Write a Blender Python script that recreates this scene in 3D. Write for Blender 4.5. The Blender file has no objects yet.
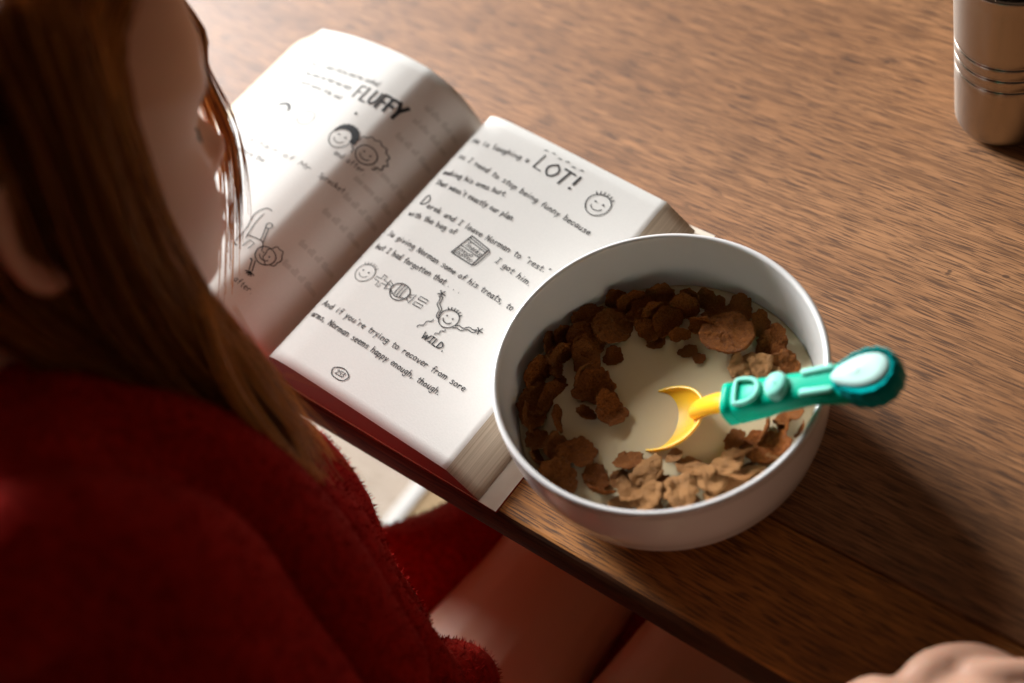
import bpy, bmesh, math, random
import numpy as np
from mathutils import Vector, Matrix
random.seed(7); RNG = np.random.default_rng(11)
SC = bpy.context.scene; COL = SC.collection
TOP = 0.72                       # table top above the floor; everything is laid out from the table top and lifted at the end

# ------------------------------------------------------------------ helpers
def link(o, parent=None):
    COL.objects.link(o)
    if parent is not None: o.parent = parent
    return o
def tag(o, label=None, cat=None, group=None, kind=None):
    if label: o['label'] = label
    if cat: o['category'] = cat
    if group: o['group'] = group
    if kind: o['kind'] = kind
    return o
def empty(name, loc=(0, 0, 0)):
    o = bpy.data.objects.new(name, None); o.empty_display_size = .02; o.location = loc
    return link(o)
def mesh_obj(name, verts, faces, mat, parent=None, smooth=True):
    me = bpy.data.meshes.new(name)
    me.from_pydata([tuple(map(float, v)) for v in verts], [], faces); me.update()
    if smooth: me.polygons.foreach_set('use_smooth', [True]*len(me.polygons))
    if mat: me.materials.append(mat)
    return link(bpy.data.objects.new(name, me), parent)
class MB:
    def __init__(s): s.v = []; s.f = []
    def add(s, v, f):
        n = len(s.v); s.v += [tuple(map(float, p)) for p in v]; s.f += [[i+n for i in q] for q in f]
    def grid(s, P, wu=False, wv=False):
        a, b = len(P), len(P[0]); f = []
        for i in range(a if wu else a-1):
            for j in range(b if wv else b-1):
                i2, j2 = (i+1) % a, (j+1) % b
                f.append([i*b+j, i2*b+j, i2*b+j2, i*b+j2])
        s.add([p for r in P for p in r], f)
    def lathe(s, prof, n=96, c=(0, 0, 0)):
        P = [[(c[0]+r*math.cos(t), c[1]+r*math.sin(t), c[2]+z) for t in np.linspace(0, 2*math.pi, n, endpoint=False)] for r, z in prof]
        s.grid([[row[j] for j in range(n)] for row in P], False, True)
        a = len(s.v)-n*len(prof)
        if prof[0][0] > 1e-6: s.f.append([a+j for j in range(n)][::-1])
        if prof[-1][0] > 1e-6: s.f.append([a+(len(prof)-1)*n+j for j in range(n)])
    def chain(s, pts, rad, n=16, caps=4, flat=None):
        """closed tapered tube with round ends; rad may be (ra, rb) pairs"""
        pts = [np.array(p, float) for p in pts]; rad = [(r, r) if np.isscalar(r) else r for r in rad]
        rows = []
        T = [pts[min(i+1, len(pts)-1)]-pts[max(i-1, 0)] for i in range(len(pts))]
        T = [t/np.linalg.norm(t) for t in T]
        ref = np.array(flat, float) if flat is not None else (np.array([0, 0, 1.]) if abs(T[0][2]) < .9 else np.array([1., 0, 0]))
        def ring(c, t, ra, rb):
            u = ref-t*(ref@t); u /= np.linalg.norm(u); w = np.cross(t, u)
            return [tuple(c+u*rb*math.sin(a)+w*ra*math.cos(a)) for a in np.linspace(0, 2*math.pi, n, endpoint=False)]
        for k in range(caps, 0, -1):
            a = k/caps*math.pi/2*.98; m = min(rad[0])
            rows.append(ring(pts[0]-T[0]*m*math.sin(a), T[0], rad[0][0]*math.cos(a), rad[0][1]*math.cos(a)))
        for p, t, r in zip(pts, T, rad): rows.append(ring(p, t, *r))
        for k in range(1, caps+1):
            a = k/caps*math.pi/2*.98; m = min(rad[-1])
            rows.append(ring(pts[-1]+T[-1]*m*math.sin(a), T[-1], rad[-1][0]*math.cos(a), rad[-1][1]*math.cos(a)))
        a0 = len(s.v); s.grid(rows, False, True)
        s.f.append([a0+j for j in range(n)][::-1]); s.f.append([a0+(len(rows)-1)*n+j for j in range(n)])
    def ball(s, c, r, n=16):
        r = (r, r, r) if np.isscalar(r) else r
        rows = [[(c[0]+r[0]*math.sin(a)*math.cos(t), c[1]+r[1]*math.sin(a)*math.sin(t), c[2]+r[2]*math.cos(a)) for t in np.linspace(0, 2*math.pi, n, endpoint=False)] for a in np.linspace(.03, math.pi-.03, n//2+1)]
        a0 = len(s.v); s.grid(rows, False, True); m = len(rows)
        s.f.append([a0+j for j in range(n)]); s.f.append([a0+(m-1)*n+j for j in range(n)][::-1])
    def build(s, name, mat, parent=None, smooth=True): return mesh_obj(name, s.v, s.f, mat, parent, smooth)
def catmull(P, n):
    P = np.array(P, float); Q = np.vstack([2*P[0]-P[1], P, 2*P[-1]-P[-2]]); out = []
    for i in range(len(P)-1):
        p0, p1, p2, p3 = Q[i:i+4]
        for t in np.linspace(0, 1, n, endpoint=False):
            out.append(.5*((2*p1)+(-p0+p2)*t+(2*p0-5*p1+4*p2-p3)*t*t+(-p0+3*p1-3*p2+p3)*t**3))
    out.append(P[-1]); return np.array(out)
def solid_union(name, mb, voxel, mat, parent=None, smooth_it=4):
    """overlapping closed shapes grown together into one continuous skin"""
    o = mb.build(name+'_raw', None)
    bm = bmesh.new(); bm.from_mesh(o.data); bmesh.ops.recalc_face_normals(bm, faces=bm.faces); bm.to_mesh(o.data); bm.free()
    m = o.modifiers.new('r', 'REMESH'); m.mode = 'VOXEL'; m.voxel_size = voxel; m.use_smooth_shade = True
    if smooth_it:
        q = o.modifiers.new('s', 'SMOOTH'); q.factor = .5; q.iterations = smooth_it
    dg = bpy.context.evaluated_depsgraph_get(); me = bpy.data.meshes.new_from_object(o.evaluated_get(dg))
    raw = o.data; bpy.data.objects.remove(o); bpy.data.meshes.remove(raw)
    me.name = name; me.materials.clear(); me.materials.append(mat)
    me.polygons.foreach_set('use_smooth', [True]*len(me.polygons))
    return link(bpy.data.objects.new(name, me), parent)
def coords(me):
    a = np.empty(len(me.vertices)*3, np.float32); me.vertices.foreach_get('co', a); return a.reshape(-1, 3).astype(float)
def setco(me, a): me.vertices.foreach_set('co', a.astype(np.float32).ravel()); me.update()
def normals(me):
    a = np.empty(len(me.vertices)*3, np.float32); me.vertices.foreach_get('normal', a); return a.reshape(-1, 3).astype(float)
def wob(p, f, seed=0):
    r = np.random.default_rng(seed); s = 0
    for k in range(5):
        d = r.normal(size=3); d /= np.linalg.norm(d); s = s+np.sin(p@d*f*(.7+.25*k)+r.uniform(0, 6))
    return s/5

# ------------------------------------------------------------------ materials
def nodes(name):
    m = bpy.data.materials.new(name); m.use_nodes = True; nt = m.node_tree
    return m, nt, nt.nodes, nt.links, nt.nodes['Principled BSDF']
def plain(name, col, rough=.5, spec=.5, metal=0, trans=0, sss=0, sssr=(1, .4, .2), scale=.003, noise=0, nscale=200, bump=0, coat=0):
    m, nt, N, L, B = nodes(name)
    B.inputs['Base Color'].default_value = (*col, 1); B.inputs['Roughness'].default_value = rough
    B.inputs['Specular IOR Level'].default_value = spec; B.inputs['Metallic'].default_value = metal
    B.inputs['Transmission Weight'].default_value = trans; B.inputs['Coat Weight'].default_value = coat
    if sss:
        B.inputs['Subsurface Weight'].default_value = sss; B.inputs['Subsurface Radius'].default_value = sssr; B.inputs['Subsurface Scale'].default_value = scale
    if noise or bump:
        tc = N.new('ShaderNodeTexCoord'); n = N.new('ShaderNodeTexNoise'); n.inputs['Scale'].default_value = nscale; n.inputs['Detail'].default_value = 5
        L.new(tc.outputs['Object'], n.inputs['Vector'])
        if noise:
            r = N.new('ShaderNodeValToRGB'); e = r.color_ramp.elements
            e[0].position = .3; e[1].position = .7
            e[0].color = (*[c*(1-noise) for c in col], 1); e[1].color = (*[min(1, c*(1+noise)) for c in col], 1)
            L.new(n.outputs['Fac'], r.inputs['Fac']); L.new(r.outputs['Color'], B.inputs['Base Color'])
        if bump:
            b = N.new('ShaderNodeBump'); b.inputs['Strength'].default_value = bump; b.inputs['Distance'].default_value = .001
            L.new(n.outputs['Fac'], b.inputs['Height']); L.new(b.outputs['Normal'], B.inputs['Normal'])
    return m
def mix(N, L, a, b, fac, mode='MIX'):
    x = N.new('ShaderNodeMix'); x.data_type = 'RGBA'; x.blend_type = mode; x.clamp_factor = True
    for s, v in ((6, a), (7, b), (0, fac)):
        if hasattr(v, 'links'): L.new(v, x.inputs[s])
        else: x.inputs[s].default_value = v if s == 0 else (*v, 1)
    return x.outputs[2]
def wood(name, light, dark, pore, rough=.42, seed=0., wax=.7):
    m, nt, N, L, B = nodes(name)
    tc = N.new('ShaderNodeTexCoord')
    def noise(sx, sy, sz, scale, det=4, off=0., dist=0.):
        mp = N.new('ShaderNodeMapping'); mp.inputs['Scale'].default_value = (sx, sy, sz); mp.inputs['Location'].default_value = (seed+off, seed*2+off, 0)
        n = N.new('ShaderNodeTexNoise'); n.inputs['Scale'].default_value = scale; n.inputs['Detail'].default_value = det; n.inputs['Distortion'].default_value = dist
        L.new(tc.outputs['Object'], mp.inputs['Vector']); L.new(mp.outputs['Vector'], n.inputs['Vector']); return n.outputs['Fac']
    def ramp(x, p0, p1, c0=(0, 0, 0), c1=(1, 1, 1)):
        r = N.new('ShaderNodeValToRGB'); e = r.color_ramp.elements; e[0].position = p0; e[1].position = p1
        e[0].color = (*c0, 1); e[1].color = (*c1, 1); L.new(x, r.inputs['Fac']); return r.outputs['Color']
    # broad growth figure, wavering along the board
    warp = noise(1.2, 3.0, 3.0, 2.2, 3, 3.)
    mp = N.new('ShaderNodeMapping'); mp.inputs['Scale'].default_value = (.75, 11, 11); mp.inputs['Location'].default_value = (seed, seed, 0)
    L.new(tc.outputs['Object'], mp.inputs['Vector'])
    wv = N.new('ShaderNodeTexNoise'); wv.inputs['Scale'].default_value = 2.6; wv.inputs['Detail'].default_value = 2; wv.inputs['Distortion'].default_value = .6
    L.new(mp.outputs['Vector'], wv.inputs['Vector'])
    ml = N.new('ShaderNodeMath'); ml.operation = 'MULTIPLY'; ml.inputs[1].default_value = 9.; L.new(wv.outputs['Fac'], ml.inputs[0])
    fr = N.new('ShaderNodeMath'); fr.operation = 'PINGPONG'; fr.inputs[1].default_value = .5; L.new(ml.outputs[0], fr.inputs[0])
    rings = ramp(fr.outputs[0], .0, .16)
    broad = noise(1.2, 6, 6, 3., 4, 7.)
    fine = noise(5, 120, 120, 6., 5, 1.)
    pores = noise(10, 260, 260, 5., 3, 5., .15)
    c = mix(N, L, dark, light, ramp(broad, .3, .7))
    c = mix(N, L, c, [v*.70 for v in dark], mix(N, L, (.42, .42, .42), (0, 0, 0), rings))
    c = mix(N, L, c, [min(1, v*1.45) for v in light], ramp(fine, .48, .72, (0, 0, 0), (.55, .55, .55)))
    c = mix(N, L, c, pore, ramp(pores, .50, .57, (0, 0, 0), (.85, .85, .85)))
    streak = noise(2.2, 55, 55, 5., 3, 12., .2)
    c = mix(N, L, c, [v*.62 for v in dark], ramp(streak, .52, .66, (0, 0, 0), (.7, .7, .7)))
    spots = noise(60, 90, 60, 1.0, 2, 9.)
    c = mix(N, L, c, pore, ramp(spots, .74, .77, (0, 0, 0), (.8, .8, .8)))
    L.new(c, B.inputs['Base Color'])
    rr = N.new('ShaderNodeMapRange'); rr.inputs['To Min'].default_value = rough-.06; rr.inputs['To Max'].default_value = rough+.12
    L.new(fine, rr.inputs['Value']); L.new(rr.outputs[0], B.inputs['Roughness'])
    B.inputs['Specular IOR Level'].default_value = wax
    b = N.new('ShaderNodeBump'); b.inputs['Strength'].default_value = .35; b.inputs['Distance'].default_value = .0006
    L.new(mix(N, L, fine, pores, .5), b.inputs['Height']); L.new(b.outputs['Normal'], B.inputs['Normal'])
    return m
M = {}
M['board'] = wood('oak_board', (.40, .182, .072), (.265, .108, .036), (.066, .026, .010), .56, 0., .45)
M['edge'] = wood('oak_edge_board', (.47, .185, .036), (.32, .115, .021), (.06, .022, .007), .5, 4.3, .35)
M['shaded_edge'] = wood('painted_edge_shade', (.085, .030, .010), (.055, .018, .006), (.02, .008, .004), .6, 6., .2)  # shade on the table's front edge, painted as darker wood
M['floor'] = wood('pale_floor_boards', (.42, .345, .28), (.38, .305, .24), (.22, .17, .12), .75, 8., .12)
M['floor_b'] = wood('tan_floor_boards', (.36, .25, .14), (.31, .21, .11), (.18, .11, .05), .75, 2., .12)
M['strip'] = plain('white_strip', (.62, .60, .57), .6, .2)
M['paper'] = plain('book_paper', (.80, .77, .72), .75, .25, noise=.02, nscale=900, bump=.07)
M['ink'] = plain('printing_ink', (.035, .035, .037), .7, .2)
M['bleed'] = plain('print_showing_through', (.68, .65, .60), .75, .2)
M['cover'] = plain('red_book_cover', (.30, .025, .015), .25, .6, coat=.3)
M['red_ends'] = plain('red_page_ends', (.20, .018, .010), .65, .2)  # dark red on the page ends facing the child
M['inner'] = plain('cover_inside', (.72, .62, .50), .6, .3)
M['bowl'] = plain('white_glazed_ceramic', (.74, .71, .69), .22, .5, noise=.015, nscale=60, coat=.4)
M['milk'] = plain('milk', (.63, .51, .32), .18, .45, sss=.35, sssr=(.9, .7, .45), scale=.006)
M['yellow'] = plain('yellow_spoon_plastic', (.90, .47, .02), .28, .5, sss=.5, sssr=(1, .6, .1), scale=.004)
M['green'] = plain('clear_green_plastic', (.0, .40, .25), .33, .07, sss=.3, sssr=(.3, 1, .8), scale=.004)
M['teal'] = plain('teal_plastic', (.0, .27, .26), .3, .05, sss=.2, sssr=(.3, 1, .9), scale=.003)
M['pad'] = plain('white_mint_pad', (.46, .66, .60), .35, .06)
M['mint'] = plain('pale_mint_plastic', (.26, .66, .54), .3, .04, sss=.3, sssr=(.5, 1, .9), scale=.003)
M['steel'] = plain('brushed_steel', (.40, .35, .30), .22, .5, metal=1)
_b = M['steel'].node_tree.nodes['Principled BSDF']; _b.inputs['Anisotropic'].default_value = .92
_b.inputs['Anisotropic Rotation'].default_value = .25
_t = M['steel'].node_tree.nodes.new('ShaderNodeTangent'); _t.direction_type = 'RADIAL'; _t.axis = 'Z'
M['steel'].node_tree.links.new(_t.outputs[0], _b.inputs['Tangent'])
M['dark_in'] = plain('steel_inside', (.30, .27, .24), .35, .5, metal=1)
M['lash'] = plain('eyelash', (.03, .012, .006), .6)
def fore_edge():
    m, nt, N, L, B = nodes('page_edges')
    tc = N.new('ShaderNodeTexCoord'); mp = N.new('ShaderNodeMapping'); mp.inputs['Scale'].default_value = (3, .05, 40)
    n = N.new('ShaderNodeTexNoise'); n.inputs['Scale'].default_value = 45; n.inputs['Detail'].default_value = 3
    L.new(tc.outputs['Object'], mp.inputs['Vector']); L.new(mp.outputs['Vector'], n.inputs['Vector'])
    r = N.new('ShaderNodeValToRGB'); e = r.color_ramp.elements; e[0].position = .35; e[1].position = .65
    e[0].color = (.48, .38, .27, 1); e[1].color = (.68, .57, .43, 1)
    L.new(n.outputs['Fac'], r.inputs['Fac']); L.new(r.outputs['Color'], B.inputs['Base Color']); B.inputs['Roughness'].default_value = .8
    b = N.new('ShaderNodeBump'); b.inputs['Strength'].default_value = .5; b.inputs['Distance'].default_value = .0008
    L.new(n.outputs['Fac'], b.inputs['Height']); L.new(b.outputs['Normal'], B.inputs['Normal'])
    return m
M['fore'] = fore_edge()
def flake_mat():
    m, nt, N, L, B = nodes('bran_flake')
    tc = N.new('ShaderNodeTexCoord'); oi = N.new('ShaderNodeObjectInfo')
    n = N.new('ShaderNodeTexNoise'); n.inputs['Scale'].default_value = 8; n.inputs['Detail'].default_value = 8; n.inputs['Roughness'].default_value = .75
    L.new(tc.outputs['Object'], n.inputs['Vector'])
    n2 = N.new('ShaderNodeTexNoise'); n2.inputs['Scale'].default_value = 1.6; L.new(tc.outputs['Object'], n2.inputs['Vector'])
    r = N.new('ShaderNodeValToRGB'); e = r.color_ramp.elements; e[0].position = .36; e[1].position = .66
    e[0].color = (.14, .030, .004, 1); e[1].color = (.46, .145, .028, 1)
    L.new(n.outputs['Fac'], r.inputs['Fac'])
    c = mix(N, L, r.outputs['Color'], (.54, .27, .105), oi.outputs['Color'])
    L.new(c, B.inputs['Base Color']); B.inputs['Roughness'].default_value = .55; B.inputs['Specular IOR Level'].default_value = .08
    mp = N.new('ShaderNodeMapRange'); mp.inputs['From Min'].default_value = .35; mp.inputs['From Max'].default_value = .7; mp.inputs['To Min'].default_value = .32; mp.inputs['To Max'].default_value = .7
    L.new(n2.outputs['Fac'], mp.inputs['Value']); L.new(mp.outputs[0], B.inputs['Roughness'])
    b = N.new('ShaderNodeBump'); b.inputs['Strength'].default_value = 1; b.inputs['Distance'].default_value = .003
    L.new(n.outputs['Fac'], b.inputs['Height']); L.new(b.outputs['Normal'], B.inputs['Normal'])
    return m
M['flake'] = flake_mat()
def skin_mat():
    m, nt, N, L, B = nodes('fair_skin')
    at = N.new('ShaderNodeAttribute'); at.attribute_name = 'flush'
    c = mix(N, L, (.68, .38, .26), (.64, .19, .13), at.outputs['Fac'])
    L.new(c, B.inputs['Base Color']); B.inputs['Roughness'].default_value = .48; B.inputs['Specular IOR Level'].default_value = .4
    B.inputs['Subsurface Weight'].default_value = .25; B.inputs['Subsurface Radius'].default_value = (1, .35, .2); B.inputs['Subsurface Scale'].default_value = .006
    return m
M['skin'] = skin_mat()
def hair_mat():
    m, nt, N, L, B = nodes('strawberry_blonde_hair')
    at = N.new('ShaderNodeAttribute'); at.attribute_name = 'strand'
    r = N.new('ShaderNodeValToRGB'); e = r.color_ramp.elements; e[0].position = 0; e[1].position = 1
    e[0].color = (.15, .026, .004, 1); e[1].color = (.80, .34, .07, 1); L.new(at.outputs['Fac'], r.inputs['Fac'])
    L.new(r.outputs['Color'], B.inputs['Base Color']); B.inputs['Roughness'].default_value = .45; B.inputs['Specular IOR Level'].default_value = .25
    tr = N.new('ShaderNodeBsdfTranslucent'); L.new(r.outputs['Color'], tr.inputs['Color'])
    ms = N.new('ShaderNodeMixShader'); ms.inputs[0].default_value = .22
    L.new(B.outputs[0], ms.inputs[1]); L.new(tr.outputs[0], ms.inputs[2]); L.new(ms.outputs[0], N['Material Output'].inputs['Surface'])
    return m
M['hair'] = hair_mat()
def fleece_mat():
    m, nt, N, L, B = nodes('red_fleece')
    tc = N.new('ShaderNodeTexCoord'); n = N.new('ShaderNodeTexNoise'); n.inputs['Scale'].default_value = 260; n.inputs['Detail'].default_value = 4
    L.new(tc.outputs['Object'], n.inputs['Vector'])
    r = N.new('ShaderNodeValToRGB'); e = r.color_ramp.elements; e[0].position = .3; e[1].position = .75
    e[0].color = (.21, .003, .002, 1); e[1].color = (.42, .010, .006, 1); L.new(n.outputs['Fac'], r.inputs['Fac'])
    L.new(r.outputs['Color'], B.inputs['Base Color']); B.inputs['Roughness'].default_value = .95; B.inputs['Specular IOR Level'].default_value = .1
    B.inputs['Sheen Weight'].default_value = .2; B.inputs['Sheen Tint'].default_value = (.9, .1, .05, 1); B.inputs['Sheen Roughness'].default_value = .6
    b = N.new('ShaderNodeBump'); b.inputs['Strength'].default_value = .6; b.inputs['Distance'].default_value = .002
    L.new(n.outputs['Fac'], b.inputs['Height']); L.new(b.outputs['Normal'], B.inputs['Normal'])
    return m
M['fleece'] = fleece_mat()

# ------------------------------------------------------------------ setting
def slab(name, x0, x1, y0, y1, z0, z1, mat, parent=None):
    mb = MB(); mb.add([(x0, y0, z0), (x1, y0, z0), (x1, y1, z0), (x0, y1, z0), (x0, y0, z1), (x1, y0, z1), (x1, y1, z1), (x0, y1, z1)],
                      [[3, 2, 1, 0], [4, 5, 6, 7], [0, 1, 5, 4], [1, 2, 6, 5], [2, 3, 7, 6], [3, 0, 4, 7]])
    return mb.build(name, mat, parent, smooth=False)
SX = -.795
fl = tag(slab('floor', -4.12, 2.2, -1.6, 2.6, -TOP-.05, -TOP, M['floor']), kind='structure')
me = fl.data; me.clear_geometry()
me.from_pydata([(-4.12, -1.6, -TOP), (SX, -1.6, -TOP), (2.2, -1.6, -TOP), (2.2, 2.6, -TOP), (SX, 2.6, -TOP), (-4.12, 2.6, -TOP)] +
               [(-4.12, -1.6, -TOP-.05), (SX, -1.6, -TOP-.05), (2.2, -1.6, -TOP-.05), (2.2, 2.6, -TOP-.05), (SX, 2.6, -TOP-.05), (-4.12, 2.6, -TOP-.05)], [],
               [[0, 1, 4, 5], [1, 2, 3, 4], [11, 10, 9, 8, 7, 6], [0, 6, 7, 8, 2, 1], [2, 8, 9, 3], [3, 9, 10, 11, 5, 4], [5, 11, 6, 0]])
me.materials.append(M['floor_b']); me.polygons[1].material_index = 1
tag(slab('trim_1', SX-.006, SX+.006, -1.6, 2.6, -TOP, -TOP+.004, M['strip']), 'narrow white strip across the bright floor', kind='structure')

WX0, WX1, WY0, WY1, WZ0, WZ1 = -4.12, -4.0, 0.1, 1.86, .5, 2.2
mb = MB()
yy, zz_ = [-1.6, WY0, WY1, 2.6], [-TOP, WZ0, WZ1, 2.5]
for i in range(3):
    for j in range(3):
        if i == 1 and j == 1: continue
        for x, fl_ in ((WX1, 0), (WX0, 1)):
            q = [(x, yy[i], zz_[j]), (x, yy[i+1], zz_[j]), (x, yy[i+1], zz_[j+1]), (x, yy[i], zz_[j+1])]
            mb.add(q, [[0, 1, 2, 3]] if not fl_ else [[3, 2, 1, 0]])
hole = [(WY0, WZ0), (WY1, WZ0), (WY1, WZ1), (WY0, WZ1)]
for (a, b), (c, d) in zip(hole, hole[1:]+hole[:1]): mb.add([(WX0, a, b), (WX1, a, b), (WX1, c, d), (WX0, c, d)], [[0, 1, 2, 3]])
rim_ = [(-1.6, -TOP), (2.6, -TOP), (2.6, 2.5), (-1.6, 2.5)]
for (a, b), (c, d) in zip(rim_, rim_[1:]+rim_[:1]): mb.add([(WX0, a, b), (WX0, c, d), (WX1, c, d), (WX1, a, b)], [[0, 1, 2, 3]])
tag(mb.build('wall_left', plain('plaster', (.55, .50, .45), .8), smooth=False), kind='structure')
mb = MB()
for y0, y1, z0, z1 in ((WY0, WY0+.04, WZ0, WZ1), (WY1-.04, WY1, WZ0, WZ1), (WY0+.04, WY1-.04, WZ0, WZ0+.04), (WY0+.04, WY1-.04, WZ1-.04, WZ1), ((WY0+WY1)/2-.015, (WY0+WY1)/2+.015, WZ0+.04, WZ1-.04)):
    mb.add([(x, y, z) for z in (z0, z1) for x, y in ((WX0+.03, y0), (WX1-.03, y0), (WX1-.03, y1), (WX0+.03, y1))], [[3, 2, 1, 0], [4, 5, 6, 7], [0, 1, 5, 4], [1, 2, 6, 5], [2, 3, 7, 6], [3, 0, 4, 7]])
tag(mb.build('window_1', M['strip'], smooth=False), kind='structure')

# ------------------------------------------------------------------ table
tb = tag(empty('dining_table'), 'worn oak dining table with a dark rounded front edge', 'table')
JY = .0703; TX0, TX1, TYB = -1.25, .75, .95; TH = .028
def plank(name, y0, y1, mat, r0, r1):
    prof = []
    if r0:
        for a in np.linspace(-math.pi/2, math.pi/2, 13): prof.append((y0+r0-r0*math.cos(a), -TH/2+(TH/2)*math.sin(a)))
    else: prof += [(y0, -TH), (y0, -.0012), (y0+.0012, 0)]
    if r1:
        for a in np.linspace(math.pi/2, -math.pi/2, 13): prof.append((y1-r1+r1*math.cos(a), -TH/2+(TH/2)*math.sin(a)))
    else: prof += [(y1-.0012, 0), (y1, -.0012), (y1, -TH)]
    mb = MB(); P = [[(x, y, z) for y, z in prof] for x in (TX0, TX1)]
    n = len(prof); mb.grid(P, False, True); mb.f.append(list(range(n))); mb.f.append(list(range(2*n-1, n-1, -1)))
    o = mb.build(name, mat, tb, smooth=False)
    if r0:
        o.data.materials.append(M['shaded_edge'])
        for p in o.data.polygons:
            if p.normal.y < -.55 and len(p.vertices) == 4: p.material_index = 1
    return o
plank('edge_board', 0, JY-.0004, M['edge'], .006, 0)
plank('tabletop', JY, TYB, M['board'], 0, .006)
slab('apron', TX0+.1, TX1-.1, .10, .122, -TH-.07, -TH-.0005, M['edge'], tb)
for lx in (TX0+.06, TX1-.12):
    for ly in (.1, .84): slab('leg', lx, lx+.06, ly, ly+.06, -TOP, -TH-.0005, M['edge'], tb)

# ------------------------------------------------------------------ book
BO = np.array([-.4652, .0048]); BA = -.0134; PL = .198
RP = [(-.0045, .006), (-.0038, .020), (-.001, .0285), (.003, .0315), (.010, .0327), (.022, .0322), (.05, .029), (.09, .0235), (.1256, .0187)]
LP = [(-.134, .049), (-.112, .0535), (-.091, .0558), (-.063, .056), (-.046, .0538), (-.036, .0505), (-.022, .041), (-.012, .026), (-.0052, .008)]
RC, LC = catmull(RP, 10), catmull(LP, 10)
book = tag(empty('book', (BO[0], BO[1], 0)), 'open children\'s book with doodles, lying at the table edge under the bowl', 'book')
book.rotation_euler = (0, 0, BA)
def page_block(name, C, outer, flip):
    mb = MB(); top = [tuple(p) for p in C]
    if flip: top = top[::-1]                 # gutter first
    top = top + outer + [(top[0][0], .003)]  # down the fore-edge and back under
    n = len(top)
    ys = np.linspace(0, PL, 30)
    P = [[(x, y, z) for x, z in top] for y in ys]
    mb.grid(P, False, True); k = len(ys)
    mb.f.append(list(range(n))); mb.f.append([(k-1)*n+i for i in range(n)][::-1])
    o = mb.build(name, M['paper'], book, smooth=False)
    me = o.data
    for m in (M['fore'], M['red_ends']): me.materials.append(m)
    nt = len(C)-1
    for p in me.polygons:
        if len(p.vertices) > 4: p.material_index = 2 if p.center.y < .01 else 1; continue
        j = min(v % n for v in p.vertices); js = [v % n for v in p.vertices]
        if max(js)-min(js) > 1: j = n-1
        p.material_index = 0 if j < nt else 1; p.use_smooth = True
    return o
rb = page_block('page_block', RC, [(.1256+.0042*k, .0187-.0039*k) for k in (1, 2, 3)]+[(.1425, .003)], False)
lb = page_block('page_block', LC, [(-.139, .0455), (-.146, .040), (-.155, .034), (-.166, .027), (-.176, .019), (-.179, .010), (-.179, .003)], True)
tag(rb, 'right page with the big dotted LOT and page number'); tag(lb, 'left page with the word FLUFFY, arching high')
cv = MB()
cp = [(-.188, .0012), (-.03, .0012), (0, .0012), (.03, .0012), (.1535, .0012)]
P = [[(x, y, z+.0006) for x, z in cp]+[(x, y, z-.001) for x, z in cp[::-1]] for y in (-.0002, PL+.003)]
cv.grid(P, False, True); n = len(P[0]); cv.f.append(list(range(n))); cv.f.append(list(range(2*n-1, n-1, -1)))
co = cv.build('cover', M['cover'], book, smooth=False); co.data.materials.append(M['inner'])
for p in co.data.polygons:
    if abs(p.normal.z) > .5 and p.center.z > .0012: p.material_index = 1

# lettering: pen strokes laid on the curved pages
GL = {}
def g(ch, adv, s): GL[ch] = (adv, [[tuple(float(v)/10 for v in q.split(',')) for q in part.split()] for part in s.split('/')])
g('a', 10, '8,9 4,10 1,5 3,0 6,1 8,6/8,10 8,3 9,0'); g('b', 10, '1,17 1,0/1,6 4,10 8,8 8,2 4,0 1,2'); g('c', 9, '8,8 5,10 1,7 1,3 4,0 8,2')
g('d', 10, '8,17 8,0/8,8 5,10 1,7 1,2 4,0 8,3'); g('e', 9, '1,5 8,6 7,9 4,10 1,7 1,3 4,0 8,1'); g('f', 8, '8,16 5,17 4,13 4,0/1,9 7,10')
g('g', 10, '8,9 4,10 1,6 3,1 8,4/8,10 8,-3 5,-6 1,-4'); g('h', 10, '1,17 1,0/1,6 4,10 8,8 8,0'); g('i', 5, '2,10 2,0/2,14 2,14.6')
g('k', 9, '1,17 1,0/7,10 1,5/3,6 8,0'); g('l', 5, '2,17 2,1 4,0'); g('m', 14, '1,10 1,0/1,7 4,10 6,7 6,0/6,7 9,10 12,7 12,0')
g('n', 10, '1,10 1,0/1,7 4,10 8,7 8,0'); g('o', 10, '5,10 1,7 1,3 4,0 8,2 8,7 5,10'); g('p', 10, '1,10 1,-6/1,8 5,10 8,7 7,2 4,0 1,2')
g('r', 8, '1,10 1,0/1,6 4,10 7,9'); g('s', 9, '8,9 4,10 2,8 7,4 7,1 3,0 1,1'); g('t', 8, '4,15 4,2 7,0/1,10 8,11')
g('u', 10, '1,10 1,3 4,0 8,3/8,10 8,0'); g('v', 9, '1,10 4,0 8,10'); g('w', 13, '1,10 3,0 6,8 9,0 12,10'); g('x', 9, '1,10 8,0/8,10 1,0')
g('y', 9, '1,10 4,2/8,10 4,0 2,-6'); g('z', 9, '1,10 8,10 1,0 8,0'); g('M', 14, '1,0 2,16 7,5 12,16 13,0'); g('H', 12, '1,16 1,0/10,16 10,0/1,8 10,8')
g('T', 12, '0,16 11,16/6,16 5,0'); g('N', 13, '1,0 1,16 10,0 11,16'); g('I', 8, '1,16 7,16/4,16 4,0/1,0 7,0'); g('S', 11, '9,14 5,16 2,13 8,6 8,2 4,0 1,2')
g('A', 12, '0,0 6,16 11,0/2,6 9,6'); g('W', 16, '0,16 4,0 8,12 11,0 15,16'); g('L', 10, '1,16 1,0 9,0'); g('D', 12, '1,0 1,16 7,14 10,8 7,2 1,0')
g('O', 13, '6,16 1,11 1,5 6,0 11,5 11,11 6,16'); g('F', 10, '1,0 1,16 9,16/1,8 8,8'); g('U', 12, '1,16 1,4 5,0 10,4 10,16'); g('Y', 11, '0,16 5,8/11,16 5,8 4,0')
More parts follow.
